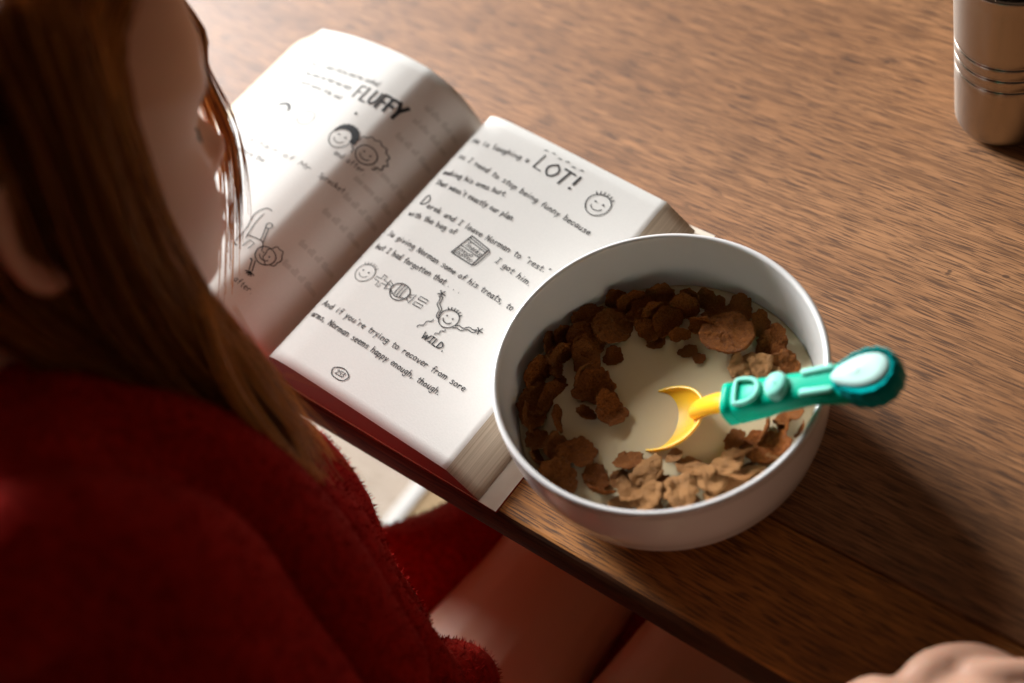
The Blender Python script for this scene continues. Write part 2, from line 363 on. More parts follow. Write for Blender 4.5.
g('2', 9, '1,13 4,16 8,13 1,0 8,0'); g('5', 9, '8,16 2,16 2,10 6,10 8,5 5,0 1,1'); g('3', 9, '1,15 6,16 7,12 3,9 8,5 5,0 1,1')
g('.', 5, '2,0 2,.8'); g(',', 5, '2,1 1,-3'); g("'", 4, '2,17 2,14'); g('"', 7, '2,17 2,14/5,17 5,14'); g('!', 5, '2,16 2,6/2,0 2,.8'); g(' ', 8, '0,0 0,0'); GL[' '] = (8, [])
class Print:
    def __init__(s, C): s.C = C; s.mb = MB(); s.lift = .00022
    def flush(s, name, parent, label=None):
        o = s.mb.build(name, M['ink'], parent, smooth=False); s.mb = MB()
        if label: tag(o, label)
    def surf(s, x, y):
        z = np.interp(x, s.C[:, 0], s.C[:, 1]); d = (np.interp(x+.0006, s.C[:, 0], s.C[:, 1])-np.interp(x-.0006, s.C[:, 0], s.C[:, 1]))/.0012
        n = np.array([-d, 0, 1.]); n /= np.linalg.norm(n); return np.array([x, y, z])+n*s.lift
    def stroke(s, pts, w, sm=4):
        p = np.array(pts, float)
        if len(p) > 2: p = catmull(p, sm)
        d = np.gradient(p, axis=0); L = np.linalg.norm(d, axis=1)+1e-9; t = d/L[:, None]; nn = np.stack([-t[:, 1], t[:, 0]], 1)
        p = np.vstack([p[0]-t[0]*w*.4, p[1:-1], p[-1]+t[-1]*w*.4]) if len(p) > 2 else np.vstack([p[0]-t[0]*w*.4, p[1]+t[1]*w*.4])
        s.mb.grid([[s.surf(*(q+m*w/2)), s.surf(*(q-m*w/2))] for q, m in zip(p, nn)])
    def disc(s, c, r, n=16):
        ring = [s.surf(c[0]+r*math.cos(a), c[1]+r*math.sin(a)) for a in np.linspace(0, 2*math.pi, n, endpoint=False)]
        s.mb.add([s.surf(*c)]+ring, [[0, 1+i, 1+(i+1) % n] for i in range(n)])
    def loop(s, c, rx, ry, w, wig=0, k=9, n=40, rot=0, a0=0, a1=2*math.pi):
        A = np.linspace(a0, a1, n); R = 1+wig*np.sin(A*k)
        X, Y = rx*R*np.cos(A), ry*R*np.sin(A)
        s.stroke([(c[0]+x*math.cos(rot)-y*math.sin(rot), c[1]+x*math.sin(rot)+y*math.cos(rot)) for x, y in zip(X, Y)], w, 1)
    def text(s, st, p0, p1, xh, w, bold=None, slant=.03, tight=.80):
        p0, p1 = np.array(p0)/1000, np.array(p1)/1000; AD = lambda c: .5*GL[c][0]+4.8; tot = sum(AD(c) for c in st)/10
        d = p1-p0; sx = np.linalg.norm(d)/tot; u = d/np.linalg.norm(d); v = np.array([-u[1], u[0]]); pen = 0
        for i, c in enumerate(st):
            a0_, parts = GL[c]; adv = AD(c); shf = (adv-a0_*tight)/20; jy = random.uniform(-.07, .07); js = random.uniform(.94, 1.06)
            ww = w if bold is None else w*(bold[0]+(bold[1]-bold[0])*i/max(1, len(st)-1))
            for q in parts:
                P2 = [p0+u*(pen+shf+x*tight+y*slant)*sx+v*(y*js+jy)*xh for x, y in q]
                closed_ang = c in 'MNTIAWLFYHkxvwz.!'
                if closed_ang:
                    for q0, q1 in zip(P2[:-1], P2[1:]): s.stroke([q0, q1], ww)
                else: s.stroke(P2, ww, 4)
            pen += adv/10
mm = .001
pr = Print(RC)
for st, a, b in [("He is laughing a", (4.5, 175), (43.7, 179)), ("so I need to stop being funny because", (4.5, 162), (102.5, 156.3)), ("making his arms hurt.", (4.8, 147.7), (48.1, 152.4)),
                 ("That wasn't exactly our plan.", (5.5, 139.5), (61.9, 141.2)), ("erek and I leave Norman to \"rest.\"", (12.8, 122.9), (99, 123)), ("with the bag of", (6.5, 113.5), (39.4, 116.4)),
                 ("I got him.", (69.2, 113.8), (95.4, 111.4)), ("So giving Norman some of his treats, to", (5, 96.6), (96.6, 93.7)), ("but I had forgotten that . . .", (5, 86), (66.3, 86.9)),
                 ("And if you're trying to recover from sore", (4.5, 40.5), (105.5, 40.4)), ("arms, Norman seems happy enough, though.", (3.5, 32), (96.2, 31.2))]:
    pr.text(st, a, b, 2.2*mm, .00048)
pr.text("WILD.", (65.7, 53.8), (82.1, 53), 2.5*mm, .0007)
pr.text("D", (7.2, 123.5), (12.6, 123.5), 4.4*mm, .0007)
pr.flush('printed_text', rb, 'black hand lettered lines of text')
pr.text("LOT!", (46.7, 177.9), (77.6, 176), 6.2*mm, .0011, (.75, 1.3))
for k in range(6):
    x = 46.5+k*5.1; y = 191.4-.4*k+(k % 2); pr.stroke([(x*mm, y*mm), ((x+1.8)*mm, (y+.6)*mm)], .0006)
pr.flush('printed_heading', rb, 'big hand drawn word LOT')
pr.text("253", (41, 10.9), (46.8, 10.9), 1.7*mm, .00045); pr.loop((43.9*mm, 12.1*mm), .0053, .0034, .00055, .03, 5)
pr.flush('page_number', rb, 'number 253 in an oval')
# snack bag
q = [np.array(v)*mm for v in [(48.2, 120.9), (61.9, 118.6), (60.1, 105.2), (45.3, 105.9)]]
for a, b in zip(q, q[1:]+q[:1]): pr.stroke([a, b], .0007)
for t in (.1, .2): pr.stroke([q[0]*(1-t)+q[3]*t, q[1]*(1-t)+q[2]*t], .0006)
pr.stroke([q[0]*.45+q[3]*.55, q[1]*.45+q[2]*.55], .0005)
pr.stroke([q[1], q[1]+np.array([1.6, -1.4])*mm, q[2]+np.array([1.8, 1.2])*mm, q[2]], .0005, 1)
pr.text("Snacks", (48.6, 113.8), (60.2, 112), 1.9*mm, .0004)
for i in range(13):
    pr.loop(q[3]+np.array([1.6+(i % 7)*1.85, 1.6+(i//7)*2.5+random.uniform(-.4, .4)])*mm, .00085, .0008, .0003, .1, 3, 12)
pr.flush('doodle', rb, 'drawn snack bag')
# plus, wrapped sweet, equals
pc = np.array([24.1, 69.9])*mm
pr.stroke([pc+np.array(v)*mm for v in [(-1, 4), (1, 4), (1, 1), (4, 1), (4, -1), (1, -1), (1, -4), (-1, -4), (-1, -1), (-4, -1), (-4, 1), (-1, 1), (-1, 4)]], .00045, 1)
pr.flush('doodle', rb, 'drawn plus sign')
cc = np.array([37.6, 69.8])*mm; pr.loop(cc, .0058, .0054, .0006, .02, 3)
for dx in (-1.9, .1, 2.0): pr.stroke([cc+np.array([dx, 4.6])*mm, cc+np.array([dx-.3, 0])*mm, cc+np.array([dx, -2.8])*mm], .0005)
pr.stroke([cc+np.array(v)*mm for v in [(-5.2, -1.6), (-1, -3.6), (4.8, -2)]], .0005)
for sg in (-1, 1): pr.stroke([cc+np.array(v)*mm for v in [(5.4*sg, .8), (9.2*sg, 3.3), (8.7*sg, -3.2), (5.4*sg, -.9)]], .0006, 1); pr.stroke([cc+np.array([6*sg, 0])*mm, cc+np.array([8*sg, .6])*mm], .0004)
pr.flush('doodle', rb, 'drawn wrapped sweet')
for e0 in ((48.9, 67.4), (49.3, 71.6)):
    e = np.array(e0)*mm; pr.stroke([e, e+np.array([5.4, .3])*mm, e+np.array([5.3, 2.3])*mm, e+np.array([0, 2.1])*mm, e], .0005, 1)
pr.flush('doodle', rb, 'drawn equals sign')
def smiley(p, c, r, w, tuft=6, mouth=True):
    c = np.array(c)*mm; p.loop(c, r, r*1.02, w, .02, 3)
    for sx in (-.35, .35): p.disc(c+np.array([sx*r, .18*r]), r*.09)
    if mouth: p.loop(c, r*.55, r*.55, w*.9, 0, 1, 12, 0, math.pi*1.15, math.pi*1.85)
    for k in range(tuft):
        a = math.radians(50+80*k/max(1, tuft-1)); d = np.array([math.cos(a), math.sin(a)]); p.stroke([c+d*r, c+d*r*1.28], w)
smiley(pr, (94.7, 176), .0072, .0006); pr.flush('doodle', rb); smiley(pr, (12.3, 69.3), .0058, .0004); pr.flush('doodle', rb); smiley(pr, (71.2, 71), .0056, .0006)
def squiggle(p, a, b, w, amp, k=4):
    a, b = np.array(a)*mm, np.array(b)*mm; d = b-a; n = np.array([-d[1], d[0]])/np.linalg.norm(d)
    p.stroke([a+d*t+n*amp*math.sin(t*k*math.pi) for t in np.linspace(0, 1, 4*k)], w, 2)
for a, b in (((66.7, 68.8), (58.8, 80.5)), ((65.8, 67.8), (57.6, 79.5)), ((77, 69.5), (88, 74)), ((76.5, 67.5), (88.5, 72.5)), ((64.5, 66), (60, 57.5)), ((74, 64.5), (71, 59))): squiggle(pr, a, b, .0005, .0006)
for c in ((58, 81.5), (89.5, 74)):
    for k in range(5):
        a = k*1.25; pr.stroke([np.array(c)*mm, (np.array(c)+2.2*np.array([math.cos(a), math.sin(a)]))*mm], .0006)
pr.flush('doodle', rb, 'drawn figure waving long arms')
pl = Print(LC)
for st, a, b in [("That is what Delia and me looked", (-115.4, 167.2), (-57.9, 170.3)), ("like when our hair was very", (-111.8, 159.1), (-72, 160.1)), ("much more tidy and", (-108.3, 151.8), (-72, 151)),
                 ("and after.", (-47.6, 117.2), (-26.2, 118.1)), ("The hair of Mr", (-113.8, 100.8), (-50.3, 100)), ("Sprocket", (-44.2, 99.8), (-28, 100.9)), ("before the", (-106, 91.5), (-80.6, 91.1)), ("after.", (-37.9, 20.5), (-26.3, 20.8))]:
    pl.text(st, a, b, 2.1*mm, .00034)
pl.flush('printed_text', lb, 'black hand lettered lines of text')
pl.text("FLUFFY", (-67.7, 156.5), (-33, 158), 6.3*mm, .0014, (.6, 1.6))
pl.flush('printed_heading', lb, 'big hand drawn word FLUFFY')
pl.disc((-.0555, .1473), .0009)
smiley(pl, (-51.3, 128.7), .0072, .0005, 0)
hc = np.array([-51.3, 128.7])*mm                     # dark mop of hair
A = np.linspace(math.radians(0), math.radians(165), 22)
pl.mb.grid([[pl.surf(*(hc+.0062*np.array([math.cos(a), math.sin(a)]))), pl.surf(*(hc+(.0072+.0036*math.sin(a*.9+.6)+.0006*(k % 2))*np.array([math.cos(a), math.sin(a)])))] for k, a in enumerate(A)])
pl.flush('doodle', lb); smiley(pl, (-33, 128.5), .0058, .0006, 0)
pl.loop((-.0325, .1312), .0098, .0088, .0006, .07, 13, 90, 0, -.9, 4.0)
pl.flush('doodle', lb)
s1 = np.array([-102.7, 129])*mm; pl.loop(s1, .005, .005, .0004)
pl.mb.grid([[pl.surf(*(s1+.0045*np.array([math.cos(a), math.sin(a)]))), pl.surf(*(s1+.0065*np.array([math.cos(a), math.sin(a)])))] for a in np.linspace(.2, 2.6, 10)])
pl.flush('doodle', lb)
pl.loop((-.0816, .1303), .0055, .0055, .0003, .05, 9)
pl.flush('doodle', lb)
# tumbling stick figure
def P_(*p): return [np.array(v)*mm for v in p]
pl.stroke(P_((-53.5, 38.8), (-38.5, 36.5)), .0009); pl.stroke(P_((-53.5, 38.8), (-54.3, 50.5), (-57, 60), (-54, 66.5), (-50, 67)), .0005); pl.stroke(P_((-50, 45), (-52.5, 56), (-52.5, 63)), .0005)
pl.stroke(P_((-51, 47), (-41, 48.5), (-37.5, 44)), .0005); pl.stroke(P_((-48, 40), (-47, 45.5), (-43.5, 45), (-44, 40.5)), .0005, 1)
pl.stroke(P_((-42, 48.5), (-45.5, 57)), .0005); pl.stroke(P_((-40, 48), (-43.5, 57)), .0005); pl.loop((-.0445, .0585), .0018, .0018, .0005)
smiley(pl, (-34.5, 43), .0052, .0006, 0); pl.loop((-.0315, .0455), .004, .006, .0005, .08, 7)
pl.stroke(P_((-38, 36.5), (-35.5, 31)), .0006); pl.stroke(P_((-36.3, 37), (-34, 31.5)), .0006)
for k in range(5):
    a = -2.6+k*.6; pl.stroke(P_((-34.4, 30.5), (-34.4+2.4*math.cos(a), 30.5+2.4*math.sin(a))), .0007)
pl.flush('doodle', lb, 'drawn tumbling stick figure')
pb = Print(LC); pb.lift = .00012                    # print of the other side showing through the thin paper
for k in range(11):
    y = 178-k*13-random.uniform(0, 3); x0 = -30+random.uniform(0, 4)
    if k in (3, 8): continue
    pb.text(random.choice(["and after that we", "some more of the", "then all of them"]), (x0, y), (-11, y), 2.2*mm, .0009)
tag(pb.mb.build('print_through', M['bleed'], lb, smooth=False), 'faint print showing through from the other side')

# ------------------------------------------------------------------ bowl, milk
BX, BY, BR, BZ, BH, BP = -.2596, .0856, .080, .0627, .0725, 3.11
def rad(z, off=0):
    t = min(1, max(0, (BZ-z)/BH)); return (BR-off)*(1-t**BP)**(1/BP)
prof = [(0, .0015), (.028, .0012), (.032, 0), (.0345, 0), (.036, .0008)]
r0 = rad(.021)
for a in np.linspace(.12, 1, 10): prof.append((.036+(r0-.036)*math.sin(a*math.pi/2), 0.0008+.0202*(1-math.cos(a*math.pi/2))))
for z in np.linspace(.024, BZ-.0016, 13): prof.append((rad(z), z))
for a in np.linspace(0, math.pi, 9): prof.append((BR-.0016+.0016*math.cos(a), BZ-.0016+.0016*math.sin(a)))
for z in np.linspace(BZ-.004, .014, 14): prof.append((rad(z, .0032), z))
ri = rad(.014, .0032)
for a in np.linspace(.9, 0, 7): prof.append((ri*math.sin(a*math.pi/2)**.8, .006+.008*(1-math.cos(a*math.pi/2))))
mb = MB(); mb.lathe(prof, 128)
bw = mb.build('cereal_bowl', M['bowl']); bw.location = (BX, BY, .0004)
tag(bw, 'white ceramic bowl of bran flakes and milk standing over the book corner', 'bowl')
ZM = .0270
mb = MB(); rm = rad(ZM, .0034)
mp = [(0, ZM-.012), (rm-.0075, ZM-.012), (rm-.0006, ZM-.001), (rm, ZM+.0004), (rm-.0012, ZM), (rm-.004, ZM-.0003)]+[(rm*k, ZM-.0003) for k in (.8, .6, .4, .2)]+[(0, ZM-.0003)]
mb.lathe(mp, 96); mk = mb.build('milk', M['milk']); mk.location = (BX, BY, 0)
tag(mk, 'pool of creamy milk filling the white bowl', 'milk')

# ------------------------------------------------------------------ bran flakes
def flake_mesh(i, kind):
    r = np.random.default_rng(100+i); nr, na = 12, 46
    ph = r.uniform(0, 6, 6); ax = r.uniform(.82, 1.12)
    cu, sa_ = r.uniform(.04, .22), r.uniform(-.16, .16)
    def edge(a): return 1+(.35 if kind == 'd' else 1)*(.10*math.sin(2*a+ph[0])+.07*math.sin(3*a+ph[1])+.05*math.sin(5*a+ph[2])+.045*math.sin(9*a+ph[3])+.03*math.sin(15*a+ph[4])+.02*math.sin(21*a+ph[5]))
    v = []; f = []
    th = {'f': .13, 'd': .16, 'c': .42}[kind]
    if kind == 'd': cu, sa_, ax = .05, .03, 1.0
    def top(x, y, rr):
        z = cu*(x*x+y*y)-cu*.4+sa_*x*y+.045*math.sin(4*x+ph[5])*math.cos(4*y+ph[0])+(r.normal()*.022+AMP*grain(x, y))*min(1, rr*2.5)
        if kind == 'c': z += .11*math.sin(4*x+ph[3])*math.cos(4*y+ph[4])
        return z
    KD = [(r.normal(size=2), r.uniform(0, 6)) for _ in range(9)]
    def grain(x, y): return sum(math.sin((q[0]*x+q[1]*y)*f_+p_) for (q, p_), f_ in zip(KD, (9, 11, 13, 15, 18, 21, 24, 27, 31)))/9
    AMP = {'f': .07, 'd': .05, 'c': .11}[kind]
    for s in (1, -1):
        for k in range(nr+1):
            rr = k/nr
            for j in range(na):
                a = 2*math.pi*j/na; e = edge(a)*rr; x, y = e*math.cos(a)*ax, e*math.sin(a)/ax
                t = th*(1-rr**4*.65) if kind != 'c' else th*math.sqrt(max(0, 1-rr**2.5))+.05
                v.append((x, y, top(x, y, rr)+s*t/2))
    n = na*(nr+1)
    for s in (0, 1):
        for k in range(nr):
            for j in range(na):
                q = [s*n+k*na+j, s*n+(k+1)*na+j, s*n+(k+1)*na+(j+1) % na, s*n+k*na+(j+1) % na]
                f.append(q if s == 0 else q[::-1])
    for j in range(na): f.append([nr*na+j, n+nr*na+j, n+nr*na+(j+1) % na, nr*na+(j+1) % na])
    me = bpy.data.meshes.new('bran_flake'); me.from_pydata(v, [], f); me.update()
    bm = bmesh.new(); bm.from_mesh(me); bmesh.ops.remove_doubles(bm, verts=bm.verts, dist=.002); bmesh.ops.recalc_face_normals(bm, faces=bm.faces); bm.to_mesh(me); bm.free()
    me.polygons.foreach_set('use_smooth', [True]*len(me.polygons)); me.materials.append(M['flake']); return me
FM = [flake_mesh(i, 'f') for i in range(10)]; DM = flake_mesh(90, 'd'); CM = [flake_mesh(50+i, 'c') for i in range(5)]
FL = [(-70.3, -19.8, 10.2, 'e'), (-71.3, -2.7, 8.7, 'e'), (-64.2, -8.8, 6.6, 'e'), (-61.3, -3.0, 7.7, 'e'), (-67.4, 7.2, 6.2, 'e'), (-69.5, 22.4, 6.8, 'f'), (-63.2, 27.2, 6.2, 'f'), (-56.3, 12.1, 9.8, 'f'), (-49.5, 25.0, 9.8, 'f'), (-50.3, 1.9, 7.6, 'f'), (-56.8, 40.3, 5.7, 'e'), (-48.4, 41.8, 7.3, 'e'), (-40.1, 41.5, 7.8, 'f'), (-34.2, 42.0, 6.7, 'e'), (-36.6, 52.3, 7.3, 'e'), (-26.2, 41.0, 7.2, 'f'), (-22.0, 50.6, 8.2, 'e'), (-22.0, 57.1, 6.2, 'e'), (-32.0, 32.2, 6.1, 'f'), (-16.0, 36.8, 4.6, 'e'), (-25.5, 29.2, 4.6, 'l'), (-39.7, 11.0, 5.1, 'l'), (-7.8, 31.8, 4.0, 'l'), (-0.7, 30.8, 3.0, 'l'), (-55.0, -15.4, 3.5, 'l'), (-36.4, -9.8, 9.0, 'f'), (-44.1, -7.5, 6.0, 'e'), (-21.5, -17.0, 7.9, 'f'), (-30.7, -24.8, 4.5, 'f'), (-41.2, -35.0, 6.4, 'e'), (-59.4, -32.7, 8.0, 'f'), (-66.4, -34.5, 5.5, 'f'), (-59.2, -46.4, 7.5, 'e'), (-53.2, -39.4, 6.5, 'f'), (-42.6, -49.3, 6.4, 'f'), (-32.7, -47.6, 6.4, 'f'), (-22.0, -45.4, 8.3, 'f'), (-35.5, -58.6, 5.9, 'e'), (-20.4, -61.1, 8.7, 'f'), (-6.6, -50.9, 6.3, 'l'), (1.9, -57.9, 6.2, 'e'), (3.0, -36.9, 6.7, 'f'), (13.7, -50.1, 7.1, 'f'), (15.3, -37.7, 7.1, 'c'), (23.8, -49.5, 7.1, 'c'), (35.0, -39.3, 8.5, 'c'), (31.2, -24.5, 7.2, 'f'), (42.5, -27.0, 7.1, 'c'), (20.6, -23.7, 3.8, 'f'), (45.7, -14.7, 7.1, 'c'), (40.9, -2.0, 5.3, 'f'), (48.1, -6.5, 5.7, 'e'), (55.2, 2.3, 10.0, 'f'), (57.9, -14.4, 6.1, 'c'), (50.4, 9.3, 6.7, 'e'), (56.6, 15.3, 6.7, 'e'), (55.7, 22.2, 6.3, 'f'), (64.9, 17.5, 3.8, 'e'), (24.0, -39.2, 5.7, 'f'), (50.0, -33.0, 5.2, 'c'), (-7.9, 58.5, 6.2, 'f'), (2.0, 64.4, 6.7, 'f'), (16.1, 61.3, 5.6, 'f'), (6.9, 46.6, 13.2, 'l'), (27.7, 54.4, 8.0, 'f'), (-7.4, 45.6, 7.1, 'e'), (21.6, 33.0, 5.9, 'c'), (28.0, 39.2, 6.9, 'c'), (40.4, 44.4, 7.9, 'f'), (37.3, 34.9, 6.4, 'c'), (54.5, 34.4, 4.9, 'f'), (36.3, -25.1, 5.7, 'c'), (5.5, -47.4, 5.3, 'f')]
_r = np.random.default_rng(5)
for a0, a1, n_ in ((105, 205, 7), (-75, 5, 9)):
    for a in np.linspace(a0, a1, n_):
        R0 = _r.uniform(53, 64); FL.append((round(R0*math.cos(math.radians(a)), 1), round(R0*math.sin(math.radians(a)), 1), _r.uniform(5.5, 8), 'u' if a0 > 0 else 'p'))
SINGLE = {63: 'largest flat round bran flake, near the far right rim of the bowl', 8: 'broad face-up round bran flake on the dark far-left heap', 7: 'bran flake just left of the broad face-up one in the far-left heap',
          25: 'broad dark bran flake, larger upper one of the pair floating mid-left in the milk', 27: 'reddish bran flake, lower one of the pair floating mid-left in the milk', 29: 'narrow upright bran flake standing alone in the milk near the left wall',
          41: 'reddish bran flake below the left tip of the yellow spoon bowl', 48: 'small dark bran crumb just under the rim of the yellow spoon bowl', 36: 'broad ragged bran flake at the lower left edge of the milk',
          64: 'rough bran flake right beside the largest round one, against the wall', 52: 'broad brown bran flake below the green spoon handle by the rim'}
for i, (x, y, r, k) in enumerate(FL):
    rr = np.random.default_rng(i); R_ = math.hypot(x, y)
    r *= 1.1
    lim = 72.5-(r*.5 if k in 'eup' else r*.75)
    if R_ > lim: x, y = x*lim/R_, y*lim/R_; R_ = lim
    inn = Vector((-x/R_, -y/R_, 0)) if R_ > 1 else Vector((1, 0, 0))
    tan = Vector((-inn.y, inn.x, 0))
    if k == 'e': nrm = inn*1.0+Vector((0, 0, rr.uniform(.25, .6)))+tan*rr.uniform(-.6, .6)
    elif k == 'f': nrm = inn*rr.uniform(.1, .5)+Vector((0, 0, 1))+tan*rr.uniform(-.35, .35)
    elif k == 'l': nrm = Vector((rr.uniform(-.06, .06), rr.uniform(-.06, .06), 1))
    elif k == 'p': nrm = inn*rr.uniform(0, .9)+Vector((0, 0, 1))+tan*rr.uniform(-.8, .8)
    elif k == 'u': nrm = inn*rr.uniform(.3, 1.2)+Vector((0, 0, 1))+tan*rr.uniform(-.5, .5)
    else: nrm = inn*.15+Vector((rr.uniform(-.3, .3), rr.uniform(-.3, .3), 1))
    z = {'e': ZM+.0040, 'f': ZM+.0032, 'l': ZM+.0004, 'c': ZM+.0045, 'u': ZM+.0008, 'p': ZM+.0035}[k]
    if i in (44, 45, 38, 40, 42): z += .002
    if i == 63: z += .0075; r *= .92
    o = bpy.data.objects.new('bran_flake', DM if i in (63, 8, 7) else (CM if k == 'c' else FM)[i % (5 if k == 'c' else 10)]); link(o)
    o.rotation_mode = 'QUATERNION'; q = Vector((0, 0, 1)).rotation_difference(nrm.normalized())
    o.rotation_quaternion = q @ Matrix.Rotation(rr.uniform(0, 6.28), 3, 'Z').to_quaternion()
    o.location = (BX+x*.001, BY+y*.001, z); s = r*.001; o.scale = (s, s, s*(1.15 if k != 'c' else 1))
    pale = .85 if k == 'c' else (rr.uniform(.35, .9) if x > 5 and y < -5 and i != 52 else rr.uniform(0, .2))  # near right flakes coloured paler, standing in for window light on them
    o.color = (pale, pale, pale, 1)
    if i in SINGLE: lab, grp = SINGLE[i], None
    elif k == 'l': lab, grp = 'small thin bran flake floating flat in the open milk', 'flakes floating in the milk'
    elif k == 'c': lab, grp = 'pale lumpy bran cluster in the heap under and before the spoon handle', 'pale bran clusters on the right of the bowl'
    elif y > 22 and x > -12: lab, grp = 'brown bran flake along the far right wall of the bowl', 'flakes by the far right wall'
    elif x < -10 and y > -10: lab, grp = 'dark bran flake in the heap along the far left wall', 'dark flakes by the far left wall'
    elif x < 0: lab, grp = 'brown bran flake in the heap along the near left wall', 'flakes by the near left wall'
    else: lab, grp = 'brown bran flake in the heap along the near right wall', 'flakes by the near right wall'
    tag(o, lab, 'cereal', grp or 'bran flakes in the bowl')

# ------------------------------------------------------------------ spoon
sp = tag(empty('spoon', (BX+.0018, BY-.0090, ZM+.0006)), "child's spoon with green handle and yellow bowl resting in the milk", 'spoon')
az = math.radians(23)
def spoon_to(u, v, w, pitch):      # u along handle, v sideways, w up
    c, s = math.cos(pitch), math.sin(pitch)
    a, b = u*c-w*s, u*s+w*c
    return (a*math.cos(az)-v*math.sin(az), a*math.sin(az)+v*math.cos(az), b)
mb = MB(); hl, hw, dp, tk = .0262, .0182, .0072, .0013
T1 = math.radians(26)
rows = []
for inner in (0, 1):
    for k in (range(9, -1, -1) if inner else range(10)):
        t = k/9; L_ = (hl-inner*tk)*math.sin(t*math.pi/2); W_ = (hw-inner*tk)*math.sin(t*math.pi/2)
        rows.append([spoon_to(L_*math.cos(a), W_*math.sin(a)*(1+.12*math.cos(a)), .0008-(dp-inner*tk)*math.cos(t*math.pi/2)**1.0, T1) for a in np.linspace(0, 2*math.pi, 40, endpoint=False)])
mb.grid(rows, False, True)
mb.build('spoon_bowl', M['yellow'], sp)
P0 = np.array(spoon_to(.0250, .002, .0008, T1)); P1 = np.array([.0367, .0085, .0579-ZM])
def hb(u, v, w):                   # handle frame: starts at P1, rises to the rim and out over it
    e1 = np.array([.068, .0325, .032]); Lh = np.linalg.norm(e1); e1 = e1/Lh
    e2 = np.array([-e1[1], e1[0], 0]); e2 /= np.linalg.norm(e2); e3 = np.cross(e1, e2)
    return P1+e1*u+e2*v+e3*w
mb = MB(); mb.chain(catmull([P0-(P1-P0)*.15-np.array([0, 0, .001]), P0*.55+P1*.45+np.array([0, 0, .0016]), hb(.004, 0, .001), hb(.022, 0, 0)], 5), [(.0058, .0042)]*16, 16)
mb.build('stem', M['yellow'], sp)
def block(mb, sec, n=20, pw=3.2):
    rows = []
    for u, hwid, w0, w1 in sec:
        c, h = (w0+w1)/2, (w1-w0)/2
        rows.append([hb(u, hwid*np.sign(math.cos(a))*abs(math.cos(a))**(2/pw), c+h*np.sign(math.sin(a))*abs(math.sin(a))**(2/pw)) for a in np.linspace(0, 2*math.pi, n, endpoint=False)])
    a0 = len(mb.v); mb.grid(rows, False, True); m = len(rows)
    mb.f.append([a0+j for j in range(n)][::-1]); mb.f.append([a0+(m-1)*n+j for j in range(n)])
mb = MB()
block(mb, [(0, .0085, -.0075, .0062), (.0006, .0092, -.0085, .007), (.0042, .0092, -.0085, .007), (.0046, .0084, -.0078, .0062), (.0056, .0084, -.0078, .0062), (.006, .0092, -.0085, .0068), (.020, .0085, -.0075, .0062),
           (.026, .0076, -.0065, .0058), (.034, .0078, -.006, .0058), (.042, .0074, -.0055, .0052), (.052, .0088, -.0056, .0045), (.058, .0100, -.0055, .004), (.074, .009, -.005, .004), (.080, .005, -.004, .003)], 28)
mb.build('handle', M['green'], sp)
mb = MB()
rows = []
for w, sc in ((-.0062, .80), (-.0055, .95), (-.002, 1.0), (.002, 1.0), (.0048, .96), (.0056, .86)):
    rows.append([hb(.0685+.0155*sc*math.cos(a)*(1+.025*math.sin(a*16)), .0128*sc*math.sin(a)*(1+.03*math.cos(a*16))*(1+.12*math.cos(a)), w) for a in np.linspace(0, 2*math.pi, 72, endpoint=False)])
mb.grid(rows, False, True); mb.f.append(list(range(72))[::-1]); mb.f.append([5*72+j for j in range(72)])
mb.build('handle_end', M['teal'], sp)
mb = MB(); rows = []
for w, sc in ((.0035, .98), (.0060, .96), (.0070, .88), (.0074, .6), (.0075, .05)):
    rows.append([hb(.0672+.0138*sc*math.cos(a), .0084*sc*math.sin(a)*(1+.28*math.cos(a)), w) for a in np.linspace(0, 2*math.pi, 40, endpoint=False)])
mb.grid(rows, False, True); mb.f.append([4*40+j for j in range(40)]); pd = mb.build('thumb_pad', M['pad'], sp); tag(pd, 'pale mint oval pad')
mb = MB()                                            # raised D-shaped loop
loop = [hb(.0085+.0058*(-1 if abs(v) > 1 else 1)*0+u, v2, .0072) for u, v2, v in [(0, -.0062, 0), (.0045, -.0062, 0), (.0085, -.0050, 0), (.0108, -.0020, 0), (.0108, .0020, 0), (.0085, .0050, 0), (.0045, .0062, 0), (0, .0062, 0), (-.0004, .003, 0), (-.0004, -.003, 0), (0, -.0062, 0)]]
mb.chain(catmull(loop, 3), [.0012]*(len(loop)*3-2), 8, 2); mb.build('raised_loop', M['mint'], sp)
mb = MB(); rows = []
for w, sc in ((.003, 1), (.0075, 1), (.0086, .90), (.0092, .66), (.0095, .36), (.0096, .05)):
    rows.append([hb(.0285+.0056*sc*math.cos(a), .0066*sc*math.sin(a), w) for a in np.linspace(0, 2*math.pi, 32, endpoint=False)])
mb.grid(rows, False, True); mb.f.append([5*32+j for j in range(32)]); mb.build('round_stud', M['mint'], sp)
for v0 in (-.0052, .0052):
    mb = MB(); mb.chain([hb(.0405, v0, .0052), hb(.0535, v0*1.1, .0048)], [(.0019, .0014), (.0016, .0012)], 12, 3); mb.build('raised_bar', M['mint'], sp)

